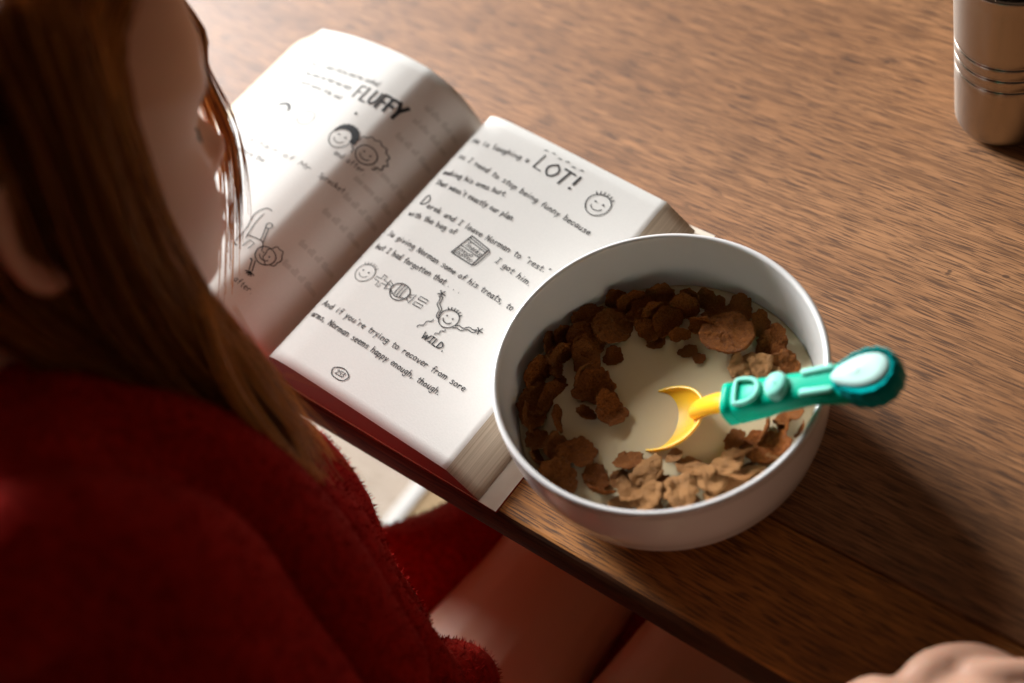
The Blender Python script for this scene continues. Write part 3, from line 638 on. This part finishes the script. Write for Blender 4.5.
# ------------------------------------------------------------------ steel tumbler
CX, CY = -.2112, .3514
def cr(z): return .0274+(.0324-.0274)*(z/.11)
prof = [(0, .0012), (.0195, .0008), (.021, 0), (.0225, .0004)]
for a in np.linspace(0, 1, 6): prof.append((.0225+(cr(.008)-.0225)*math.sin(a*math.pi/2), .0004+.0076*(1-math.cos(a*math.pi/2))))
zz = list(np.linspace(.012, .104, 24)); gro = (.046, .0545, .063)
zz = sorted([z for z in zz if all(abs(z-q) > .0022 for q in gro)]+[q+d for q in gro for d in (-.0013, -.0007, 0, .0007, .0013)])
for z in zz: prof.append((cr(z)-(.0011 if any(abs(z-q) < .0004 for q in gro) else (.0005 if any(abs(z-q) < .0009 for q in gro) else 0)), z))
for a in np.linspace(-.4, math.pi, 9): prof.append((cr(.108)+.0011*math.cos(a), .1085+.0012*math.sin(a)))
for z in np.linspace(.106, .006, 12): prof.append((cr(z)-.0014, z))
prof += [(.022, .003), (0, .003)]
mb = MB(); mb.lathe(prof, 96); cu = mb.build('steel_tumbler', M['steel']); cu.location = (CX, CY, .0004)
tag(cu, 'brushed steel tumbler with three engraved rings standing at the back right', 'cup')

# ------------------------------------------------------------------ child
HO = np.array([-.4559, -.0535, .2324]); HS = .92
HR = np.array([[.9569, .2279, -.1799], [-.1206, .8755, .4680], [.2642, -.4261, .8652]])
def hw_(p): return HR@(np.array(p)*HS)+HO            # head frame (x right, y forward, z up) to world
def ip(z, t): return float(np.interp(z, [a for a, b in t], [b for a, b in t]))
WT = [(-7.8, .6), (-7.4, 2.0), (-6, 3.9), (-4, 5.3), (-2, 6.0), (0, 6.6), (2, 7.0), (4, 7.2), (6, 7.0), (8, 6.2), (9.6, 4.9), (11, 2.9), (11.7, 1.2), (12, .1)]
FT = [(-7.8, 6.3), (-7.4, 7.3), (-6.8, 8.2), (-5.8, 8.95), (-4.8, 8.9), (-3.9, 9.0), (-2.8, 9.15), (-1.6, 8.95), (0, 8.75), (1.5, 8.7), (2.6, 8.9), (3.8, 9.25), (5.5, 9.3), (7.5, 8.8), (9.5, 7.0), (11, 4.3), (11.7, 2.4), (12, .4)]
BT = [(-7.8, 3), (-7.4, 1.2), (-6, -1.5), (-4, -4.5), (-2, -6.3), (0, -7.4), (2, -8.2), (4, -8.5), (6, -8.2), (8, -7.0), (10, -4.8), (11.3, -2.5), (11.8, -1), (12, -.1)]
NT = [(-2.2, 0), (-1.6, .75), (-1.1, 1.15), (-.6, 1.75), (0, 1.85), (.6, 1.45), (1.2, .95), (2, .45), (2.8, .2), (3.4, 0)]
def gs(a, s): return math.exp(-(a/s)**2)
def head_point(z, a):
    w, f_, b = ip(z, WT), ip(z, FT), ip(z, BT); c = (f_+b)/2*.55
    sx, cy = math.sin(a), math.cos(a)
    e = 2.25 if cy > 0 else 2.0
    x = w*np.sign(sx)*abs(sx)**(2/e); y = c+((f_-c) if cy > 0 else (c-b))*np.sign(cy)*abs(cy)**(2/e)
    if cy > 0:
        k = cy**.5
        sg = .62+.45*gs(z+.9, 1.0)
        y += k*ip(z, NT)*gs(x, sg)+k*.22*gs(abs(x)-.95, .4)*gs(z+1.1, .6)
        y += k*(1.0*gs(z+2.85, .55)+.85*gs(z+4.1, .55)-.25*gs(z+3.45, .22))*gs(x, 1.7)
        y += k*(-.75*gs(z-1.6, 1.1)*gs(abs(x)-2.7, 1.4)+.42*gs(z-1.6, .75)*gs(abs(x)-2.6, 1.1)+.2*gs(z-3.2, .6)*gs(abs(x)-2.8, 1.6)+.35*gs(z+1.2, 1.8)*gs(abs(x)-3.6, 1.8))
    return (x*.01, y*.01, z*.01)
mb = MB(); zs = np.concatenate([np.linspace(-7.8, 4, 70), np.linspace(4.2, 12, 30)])
rows = [[hw_(head_point(z, a)) for a in np.linspace(-math.pi, math.pi, 110, endpoint=False)] for z in zs]
mb.grid(rows, False, True); n = 110; mb.f.append(list(range(n))); mb.f.append([(len(rows)-1)*n+j for j in range(n)][::-1])
for sx in (1, -1):                                   # ears
    ec = np.array([6.5*sx, -1.5, .2])*.01
    def ee(a, r, out): return hw_(ec+np.array([sx*(.004+out+.006*(-math.sin(a-.4))*0), -.0148*r*math.cos(a)-.0035*math.sin(a)*r, .0245*r*math.sin(a)])+np.array([sx*.006*r*max(0, math.cos(a)), 0, 0]))
    hel = [ee(a, 1, .004) for a in np.linspace(-2.0, 2.7, 16)]
    mb.chain(hel, [.0032]*16, 10, 3)
    ant = [ee(a, .62, .003) for a in np.linspace(-1.6, 1.3, 9)]; mb.chain(ant, [.0026]*9, 10, 3)
    rows = [[ee(a, r, o) for a in np.linspace(0, 2*math.pi, 24, endpoint=False)] for r, o in ((.05, -.006), (.9, -.005), (1, -.001), (.9, .002), (.45, -.001), (.05, -.0015))]
    a0 = len(mb.v); mb.grid(rows, False, True); mb.f.append([a0+j for j in range(24)]); mb.f.append([a0+5*24+j for j in range(24)][::-1])
    mb.chain([ee(-1.75, .95, .003), ee(-1.55, .8, .003)], [.0048, .0046], 12, 4)
    mb.chain([ee(3.0, .45, .002), ee(3.5, .5, .002)], [.003, .003], 10, 3)
NB = np.array([-.43, -.165, .148])                  # base of the neck
mb.chain([hw_((0, -.018, -.02)), hw_((0, -.022, -.062)), NB+np.array([0, .01, .02]), NB+np.array([.01, -.005, -.03])], [.046, .040, .042, .055], 24)
PV = np.array([-.325, -.205, -.17])                # pelvis
mb.chain([NB+np.array([0, 0, -.015]), NB*.75+PV*.25, NB*.45+PV*.55, PV], [(.09, .05), (.108, .066), (.098, .066), (.105, .075)], 28, flat=(0, 1, .1))
SHR, SHL = np.array([-.330, -.168, .130]), np.array([-.535, -.15, .125])
ELR, WRR = np.array([-.183, -.178, .006]), np.array([-.0955, .0025, .0202])
mb.chain([NB+np.array([.02, 0, -.02]), SHR, (SHR+ELR)/2, ELR], [.045, .04, .034, .029], 18)
mb.chain([ELR, ELR*.6+WRR*.4, WRR], [.029, .028, (.0235, .0175)], 18)
ELL, WRL = np.array([-.575, -.17, -.06]), np.array([-.53, -.09, -.155])
mb.chain([NB+np.array([-.02, 0, -.02]), SHL, (SHL+ELL)/2, ELL], [.045, .04, .034, .029], 18)
mb.chain([ELL, ELL*.5+WRL*.5, WRL], [.029, .027, .019], 18)
def hand(mb, wr, fwd, up, side, curl, s=1.0):
    """palm, four bent fingers of different lengths, and a thumb leaving the side of the palm; side = towards the thumb"""
    fwd, up, side = [np.array(v, float)/np.linalg.norm(v) for v in (fwd, up, side)]
    q = lambda a, b, c: wr+(fwd*a+side*b+up*c)*s
    mb.chain([q(-.006, 0, 0), q(.012, 0, .001), q(.035, 0, .003), q(.050, 0, .001)], [(.019*s, .014*s), (.023*s, .013*s), (.026*s, .012*s), (.025*s, .009*s)], 18, flat=up)
    for b, L_, r_ in ((.0195, .048, .0066), (.0068, .054, .0069), (-.0062, .050, .0066), (-.0185, .040, .0058)):
        p = q(.048, b, .002); a = .12; pts = [q(.036, b, .001), p]; d = 0
        for k, fr_ in enumerate((.44, .31, .25)):
            a += curl[k]; p = p+(fwd*math.cos(a)-up*math.sin(a))*L_*fr_*s; pts.append(p)
        mb.chain(catmull(pts, 3), list(np.interp(np.linspace(0, 1, len(pts)*3-2), [0, .3, 1], [r_*1.15*s, r_*1.06*s, r_*.86*s])), 12, 4)
    mb.chain(catmull([q(.006, .012, -.001), q(.020, .026, -.003), q(.040, .031, -.007), q(.056, .026, -.011)], 3), list(np.array([.0115, .0112, .0108, .0102, .0095, .009, .0085, .008, .0078, .0068])*s), 12, 4)
fh = np.array([.79, .60, -.04])
hand(mb, WRR+fh*.006, fh, (-.10, .12, .98), (-.66, .72, .1), (.0, .12, .10), .92)
hand(mb, WRL, (.25, .9, -.3), (0, .3, .95), (.95, -.2, 0), (.25, .4, .3))
for hx, kx in ((-.350, -.345), (-.240, -.232)):      # thighs run under the table, shins hang down
    mb.chain([(hx, -.2, -.188), (kx, -.03, -.188), (kx, .105, -.188)], [.064, .056, .043], 22)
    mb.chain([(kx, .105, -.188), (kx+.002, .122, -.27), (kx, .10, -.43)], [.043, .041, .027], 20)
    mb.chain([(kx, .09, -.445), (kx, .13, -.462), (kx, .20, -.470)], [(.027, .024), (.031, .022), (.034, .012)], 16, flat=(0, 0, 1))
child = tag(empty('person', (-.34, -.195, -.24)), 'child in a red fleece robe leaning over the table, reading the open book', 'person')
bd = solid_union('body', mb, .0024, M['skin'], child, 3)
bd.location = (.34, .195, .24)
bme = bd.data; co = coords(bme); lo = ((co-HO)@HR)/HS*100
fl_ = .8*np.exp(-((lo[:, 2]+3.4)/.9)**2-(lo[:, 0]/2.0)**2)*(lo[:, 1] > 7.5)+.45*np.exp(-((lo[:, 2]+.8)/1.1)**2-(lo[:, 0]/1.5)**2)*(lo[:, 1] > 8)+.25*np.exp(-((lo[:, 2]+1)/1.8)**2-((abs(lo[:, 0])-4)/1.8)**2)*(lo[:, 1] > 3)+.75*np.exp(-((abs(lo[:, 0])-7.3)/1.2)**2-((lo[:, 1]+.7)/2)**2-((lo[:, 2])/3)**2)  # besides the real flush, ears reddened deeper to stand in for shade
at = bme.attributes.new('flush', 'FLOAT', 'POINT'); at.data.foreach_set('value', np.clip(fl_, 0, 1).astype(np.float32))
for sx in (1, -1):                                   # lowered lashes
    mb = MB(); rows = []
    for t in np.linspace(-1, 1, 14):
        x = 2.45+1.15*t; z = 1.35-.28*(1-t*t); p = np.array(head_point(z, math.asin(min(.999, (x/ip(z, WT))**1.12))))
        p[0] *= sx; rows.append([hw_(p+np.array([0, .0006, .001])), hw_(p+np.array([0, .0006, -.0008])), hw_(p+np.array([.0005*sx*t, .0022, -.0028]))])
    mb.grid(rows); ey = mb.build('eyelash', M['lash'], child); ey.location = bd.location
M['brow'] = plain('fair_brow', (.30, .13, .06), .7)
for sx in (1, -1):
    mb = MB(); rows = []
    for t in np.linspace(-1, 1, 14):
        x = 2.9+1.6*t; z = 3.15+.25*(1-t*t)-.1*t; h = .16*(1-.6*abs(t))
        def q(dz, out):
            p = np.array(head_point(z+dz, math.asin(min(.999, (x/ip(z+dz, WT))**1.12)))); p[0] *= sx; return hw_(p+np.array([0, out, 0]))
        rows.append([q(h, .0003), q(0, .0012), q(-h, .0003)])
    mb.grid(rows); eb = mb.build('eyebrow', M['brow'], child); eb.location = bd.location

# robe
mb = MB()
mb.chain([NB+np.array([0, .0, -.02]), NB*.75+PV*.25+np.array([0, .004, 0]), NB*.45+PV*.55+np.array([0, .012, 0]), PV+np.array([0, .012, .0])], [(.098, .056), (.112, .070), (.104, .086), (.118, .10)], 32, flat=(0, 1, .1))
mb.chain([NB+np.array([.03, 0, -.01]), SHR+np.array([-.008, .008, .016]), (SHR+ELR)/2+np.array([-.012, 0, .01]), ELR], [.056, .060, .054, .046], 24)
mb.chain([ELR, ELR*.72+WRR*.28], [.046, .040], 24)
mb.chain([NB+np.array([-.03, 0, -.01]), SHL, (SHL+ELL)/2, ELL, ELL*.5+WRL*.5, ELL*.2+WRL*.8], [.055, .056, .05, .045, .04, .036], 24)
for dz, dr, tr in ((.022, 0, .030), (.048, -.016, .027)):     # thick rolled hood and collar round the neck
    col = [NB+np.array([(.080+dr)*math.cos(a), (.060+dr)*math.sin(a)+.010, dz-.014*math.sin(a)]) for a in np.linspace(-math.pi*1.40, math.pi*.40, 22)]
    mb.chain(catmull(col, 2), [tr]*43, 16)
# lapel roll down the chest, left flap beside the thigh, skirt over and between the thighs
mb.chain(catmull([NB+np.array([.055, .048, .022]), (-.380, -.075, .085), (-.362, -.068, .03), (-.345, -.075, -.05)], 4), [(.026, .015)]*13, 16)
mb.chain(catmull([(-.43, -.15, -.15), (-.432, -.07, -.172), (-.412, .01, -.176), (-.392, .065, -.186)], 4), list(np.linspace(.044, .036, 13)), 18)
mb.chain(catmull([(-.27, -.16, -.12), (-.268, -.12, -.10), (-.262, -.070, -.128), (-.240, -.048, -.135)], 4), list(np.linspace(.055, .020, 13)), 18)
mb.chain([(-.335, -.2, -.19), (-.335, -.12, -.185)], [(.13, .045), (.12, .025)], 24, flat=(0, 0, 1))
mb.chain([(-.298, -.14, -.21), (-.29, .10, -.225)], [(.05, .022), (.045, .015)], 20, flat=(0, 0, 1))
mb.chain(catmull([(-.392, -.070, .125), (-.378, -.056, .092), (-.362, -.054, .062), (-.352, -.058, .025), (-.345, -.066, -.03)], 4), [(.020, .014)]*17, 16)
# soft folds running from the shoulder over the chest
for pts, r in (([(-.335, -.170, .208), (-.318, -.135, .172), (-.306, -.136, .122), (-.290, -.150, .06)], .030), ([(-.39, -.108, .188), (-.350, -.083, .143), (-.318, -.090, .088), (-.294, -.104, .03)], .023), ([(-.41, -.098, .160), (-.376, -.074, .112), (-.345, -.064, .060), (-.318, -.074, .0), (-.303, -.080, -.03)], .017),
               ([(-.328, -.095, .03), (-.314, -.083, -.025), (-.302, -.066, -.062)], .018)):
    mb.chain(catmull(pts, 5), [r]*(len(pts)*5-4), 14)
rbe = solid_union('robe', mb, .0042, M['fleece'], child, 4)
rbe.location = bd.location; rme = rbe.data
co = coords(rme); nn = normals(rme)
setco(rme, co+nn*(.012*(.45-np.abs(wob(co*np.array([1, 1.3, .8]), 30, 9)))+.0035*wob(co, 42, 3)+.0018*wob(co, 110, 5))[:, None])
# pile of short fibres
rme.calc_loop_triangles(); co = coords(rme); nn = normals(rme)
tri = np.array([t.vertices for t in rme.loop_triangles]); A, B_, C_ = co[tri[:, 0]], co[tri[:, 1]], co[tri[:, 2]]
ar = np.linalg.norm(np.cross(B_-A, C_-A), axis=1)
NF = 110000; pick = RNG.choice(len(tri), NF, p=ar/ar.sum()); u, v = RNG.random(NF), RNG.random(NF); fl2 = u+v > 1; u[fl2], v[fl2] = 1-u[fl2], 1-v[fl2]
p = A[pick]*(1-u-v)[:, None]+B_[pick]*u[:, None]+C_[pick]*v[:, None]; nm = nn[tri[pick, 0]]
d = nm+RNG.normal(size=(NF, 3))*.55; d /= np.linalg.norm(d, axis=1)[:, None]; ln = RNG.uniform(.0014, .0030, NF)[:, None]
w = np.cross(d, RNG.normal(size=(NF, 3))); w /= np.linalg.norm(w, axis=1)[:, None]; w *= .0003
V = np.stack([p-w-nm*.0005, p+w-nm*.0005, p+d*ln+w*.4, p+d*ln-w*.4], 1).reshape(-1, 3)
pile = mesh_obj('fleece_pile', V, np.arange(NF*4).reshape(-1, 4).tolist(), M['fleece'], rbe)
tag(pile, kind='stuff')

# the stool that carries the child
st = tag(empty('stool', (-.30, -.20, -TOP)), 'plain wooden stool under the seated child', 'stool')
mb = MB(); mb.lathe([(0, .402), (.150, .402), (.158, .406), (.160, .414), (.158, .424), (.150, .430), (0, .430)], 48); so = mb.build('seat', M['floor_b'], st)
for ax_, ay_ in ((1, 1), (1, -1), (-1, 1), (-1, -1)):
    mb = MB(); mb.chain([(.135*ax_, .135*ay_, .016), (.085*ax_, .085*ay_, .399)], [.014, .018], 14); mb.build('leg', M['floor_b'], st)
# hair: scalp cap and long loose strands
mb = MB(); rows = []
def cap_point(z, a, off):
    p = np.array(head_point(z, a)); c = np.array([0, .0, .02]); d = p-c; return hw_(p+d/np.linalg.norm(d)*off)
for z in np.concatenate([np.linspace(11.99, 6, 16), np.linspace(5.6, -3, 16)]):
    front = 1.05 if z > 6.5 else max(.0, 1.05)
    lim = math.pi*(1 if z > 8.2 else .60+.0*z)       # leaves the face open
    if z > 8.2: row = [cap_point(z, a+math.pi, .009) for a in np.linspace(-math.pi, math.pi, 60)]
    else:
        h = .60-.02*max(0, 2-z); row = [cap_point(z, a+math.pi, .009*(1-.5*abs(a)/(math.pi*h))) for a in np.linspace(-math.pi*h, math.pi*h, 60)]
    rows.append(row)
mb.grid(rows)
V = [np.array(v) for v in mb.v]; F = list(mb.f); S = [.15+.1*random.random() for _ in V]
G0 = [(-0.397, -0.014, 0.286), (-0.393, -0.029, 0.230), (-0.387, -0.040, 0.182), (-0.368, -0.044, 0.136), (-0.347, -0.054, 0.091)]
G1 = [(-0.399, -0.016, 0.313), (-0.394, -0.032, 0.272), (-0.390, -0.045, 0.215), (-0.376, -0.051, 0.154), (-0.351, -0.054, 0.101)]
G2 = [(-0.396, -0.019, 0.323), (-0.391, -0.036, 0.279), (-0.385, -0.054, 0.227), (-0.377, -0.061, 0.166), (-0.356, -0.053, 0.111)]
G3 = [(-0.399, -0.038, 0.325), (-0.39, -0.051, 0.288), (-0.385, -0.067, 0.229), (-0.38, -0.068, 0.181), (-0.367, -0.054, 0.126)]
G4 = [(-0.413, -0.069, 0.305), (-0.404, -0.083, 0.271), (-0.398, -0.091, 0.238), (-0.389, -0.082, 0.2), (-0.375, -0.067, 0.149)]
G5 = [(-0.423, -0.101, 0.291), (-0.413, -0.11, 0.251), (-0.403, -0.101, 0.218), (-0.391, -0.088, 0.179), (-.38, -.08, .15)]
ROOT = [[(.004, .075, .109), (.05, .052, .093)], [(.004, .055, .118), (.05, .045, .098)], [(.004, .03, .124), (.05, .022, .104)], [(.004, .0, .126), (.05, -.004, .104)], [(.004, -.03, .122), (.05, -.035, .095)], [(.004, -.055, .108), (.045, -.065, .08)]]
GD = [np.array([hw_(q) for q in r]+[np.array(x) for x in gg]) for r, gg in zip(ROOT, (G0, G1, G2, G3, G4, G5))]
def add_strand(P, r0, tone):
    global V, F, S
    P = catmull(P, 3); n = len(P); base = len(V)
    for i, q in enumerate(P):
        t = P[min(i+1, n-1)]-P[max(i-1, 0)]; t = t/(np.linalg.norm(t)+1e-9); a = np.cross(t, [.3, .8, .5]); a /= np.linalg.norm(a)+1e-9; b = np.cross(t, a)
        r = r0*(1-.75*(i/(n-1))**3)
        for k in range(3): V.append(q+(a*math.cos(k*2.094)+b*math.sin(k*2.094))*r); S.append(tone)
    for i in range(n-1):
        for k in range(3):
            k2 = (k+1) % 3; F.append([base+i*3+k, base+i*3+k2, base+(i+1)*3+k2, base+(i+1)*3+k])
for inset in (.0045, .009):                          # inner layers of the same fall of hair
    GG = [catmull(q, 4) for q in GD]; GG[5] = GG[5][:len(GG[4])] if len(GG[5]) >= len(GG[4]) else GG[5]
    for lo_, hi_ in ((0.15, 3.0), (3.95, 5.0)):
        base = len(V); ss = np.linspace(lo_, hi_, 26); nn_ = min(len(q) for q in GG)
        for sv in ss:
            i = min(4, int(sv)); f = sv-i; row = GG[i][:nn_]*(1-f)+GG[i+1][:nn_]*f
            cdir = HO-row; cdir = cdir/np.linalg.norm(cdir, axis=1)[:, None]
            row = row+cdir*inset*np.linspace(1, .6, nn_)[:, None]+np.array([0, .0012*math.sin(sv*9), 0])
            for q in row: V.append(q); S.append(.08+.25*abs(math.sin(sv*7+inset*900)))
        for a in range(25):
            for b in range(nn_-3): F.append([base+a*nn_+b, base+(a+1)*nn_+b, base+(a+1)*nn_+b+1, base+a*nn_+b+1])
for c in range(190):                                 # locks, each a bundle of strands
    s = RNG.random()*5
    if 3.02 < s < 3.93 and RNG.random() < .45: s = 3.02-RNG.random()*.5 if RNG.random() < .6 else 3.95+RNG.random()*.3
    i = min(4, int(s)); f = s-i; base = GD[i]*(1-f)+GD[i+1]*f
    if c >= 165: s = RNG.random()*.5; i = 0; f = s; base = GD[0]*(1-f)+GD[1]*f
    lock = RNG.normal(size=3)*(.0035 if c < 165 else .0015); tone = np.clip(RNG.normal(.62-.09*s, .27), 0, 1); cut = RNG.uniform(.8, 1.0); spread = RNG.uniform(.0012, .0042)  # front locks paler than back ones: light and shade put into strand tone
    nk = RNG.integers(10, 17)
    for _ in range(nk):
        o1, o2 = RNG.normal(size=3)*spread, RNG.normal(size=3)*spread
        P = base.copy(); L_ = len(P)
        for j in range(L_):
            t = j/(L_-1); P[j] = P[j]+lock*(.3+.9*t)+o1*(.5+.6*t)+o2*t*t*.9+np.array([0, .0015*math.sin(j*1.7+c), .001*math.cos(j*2.1+c)])
        P[-1] = P[-2]+(P[-1]-P[-2])*cut*RNG.uniform(.75, 1.08)
        add_strand(P, RNG.uniform(.00028, .00055), float(np.clip(tone+RNG.normal()*.12, 0, 1)))
for k in range(26):                                  # stray ends and flyaways over the shoulder
    s = RNG.random()*2.6; i = min(4, int(s)); f = s-i; P = (GD[i]*(1-f)+GD[i+1]*f).copy()
    P[-2] += RNG.normal(size=3)*.006; P[-1] += RNG.normal(size=3)*.012+np.array([.003, .006, -.018]); add_strand(P, .00024, .8)
W0 = [(-0.376, -0.041, 0.192), (-0.362, -0.054, 0.168), (-0.349, -0.06, 0.146), (-0.338, -0.061, 0.127), (-0.329, -0.057, 0.112)]
W1 = [(-0.372, -0.041, 0.174), (-0.359, -0.046, 0.148), (-0.348, -0.049, 0.129), (-0.337, -0.058, 0.112)]
for gg, nn_, tn in ((W0, 34, .95), (W1, 26, .9)):      # two pale wisps lying over the robe
    for k in range(nn_):
        P = np.array(gg)+RNG.normal(size=3)*.0012; P = P+np.linspace(1, .3, len(P))[:, None]*RNG.normal(size=3)*.003; add_strand(P, RNG.uniform(.00022, .00042), float(np.clip(RNG.normal(tn, .1), 0, 1)))
L0 = [(-0.471, 0.063, 0.214), (-0.467, 0.054, 0.203), (-0.459, 0.048, 0.191), (-0.45, 0.042, 0.177), (-0.445, 0.032, 0.159), (-0.439, 0.02, 0.147)]
L1 = [(-0.467, 0.057, 0.214), (-0.462, 0.048, 0.203), (-0.456, 0.04, 0.183), (-0.45, 0.032, 0.164), (-0.443, 0.015, 0.142), (-0.436, -0.006, 0.119)]
lr = [np.array([hw_((-.005, .08, .105)), hw_((-.03, .098, .075))])]
for k in range(46):                                  # the lock on the far side of the face
    f = RNG.beta(.8, .8); P = np.vstack([lr[0], np.array(L0)*(1-f)+np.array(L1)*f]); P = P+RNG.normal(size=3)*.0012
    P = P+np.linspace(0, 1, len(P))[:, None]*RNG.normal(size=3)*.003; add_strand(P, RNG.uniform(.00035, .0007), float(np.clip(RNG.normal(.4, .2), 0, 1)))
# hair on the far side and back of the head
for c in range(60):
    a = RNG.uniform(math.radians(75), math.radians(200)); zt = RNG.uniform(6, 11)
    P = [cap_point(zt, -a, .010), cap_point(4, -a*.98, .012), cap_point(0, -a*.97, .012), cap_point(-3, -a*.95, .010)]
    P.append(P[-1]+np.array([-.005, 0, -.05])); P.append(P[-1]+np.array([.0, .015, -.05]))
    for _ in range(8): add_strand(np.array(P)+RNG.normal(size=3)*.003, .0005, float(np.clip(RNG.normal(.35, .2), 0, 1)))
hr = mesh_obj('hair', V, F, M['hair'], child); hr.location = bd.location
at = hr.data.attributes.new('strand', 'FLOAT', 'POINT'); at.data.foreach_set('value', np.array(S, np.float32))
tag(hr, 'long loose strawberry blonde hair')

# ------------------------------------------------------------------ light
def area(name, loc, tgt, sx, sy, power, col):
    l = bpy.data.lights.new(name, 'AREA'); l.shape = 'RECTANGLE'; l.size = sx; l.size_y = sy; l.energy = power; l.color = col
    o = link(bpy.data.objects.new(name, l)); o.location = loc
    o.rotation_euler = (Vector(tgt)-Vector(loc)).to_track_quat('-Z', 'Y').to_euler(); return o
area('window_daylight', (-3.90, .98, 1.36), (-.3, .1, .0), 1.6, 1.55, 560, (.955, .985, 1))
w = bpy.data.worlds.new('room'); SC.world = w; w.use_nodes = True
bg = w.node_tree.nodes['Background']; bg.inputs[0].default_value = (1.0, .66, .46, 1); 
wt = w.node_tree; tc = wt.nodes.new('ShaderNodeTexCoord'); sx = wt.nodes.new('ShaderNodeSeparateXYZ'); mr = wt.nodes.new('ShaderNodeMapRange')
wt.links.new(tc.outputs['Generated'], sx.inputs[0]); wt.links.new(sx.outputs['Y'], mr.inputs['Value'])      # ambient fill shaped to come dimmer from behind the child
mr.inputs['From Min'].default_value = -1; mr.inputs['From Max'].default_value = 1; mr.inputs['To Min'].default_value = .03; mr.inputs['To Max'].default_value = .125
wt.links.new(mr.outputs[0], bg.inputs[1])

# ------------------------------------------------------------------ camera
cd = bpy.data.cameras.new('camera'); cam = link(bpy.data.objects.new('camera', cd))
R_ = Vector((.7755, .5915, -.2205)); U_ = Vector((-.3875, .7218, .5734)); F_ = Vector((-.4983, .3592, -.7891))
m = Matrix((R_, U_, -F_)).transposed().to_4x4(); m.translation = Vector((0, -.17482, .58489))
cam.matrix_world = m; cd.sensor_width = 36; cd.lens = 1351.46*36/1024; cd.clip_start = .02
cd.dof.use_dof = True; cd.dof.focus_distance = .695; cd.dof.aperture_fstop = 3.3
SC.camera = cam
for o in list(SC.objects):
    if o.parent is None: o.location.z += TOP
SC.view_settings.view_transform = 'Standard'; SC.view_settings.look = 'None'; SC.view_settings.gamma = 1; SC.view_settings.use_curve_mapping = False
SC.view_settings.exposure = 0
SC.cycles.use_denoising = True
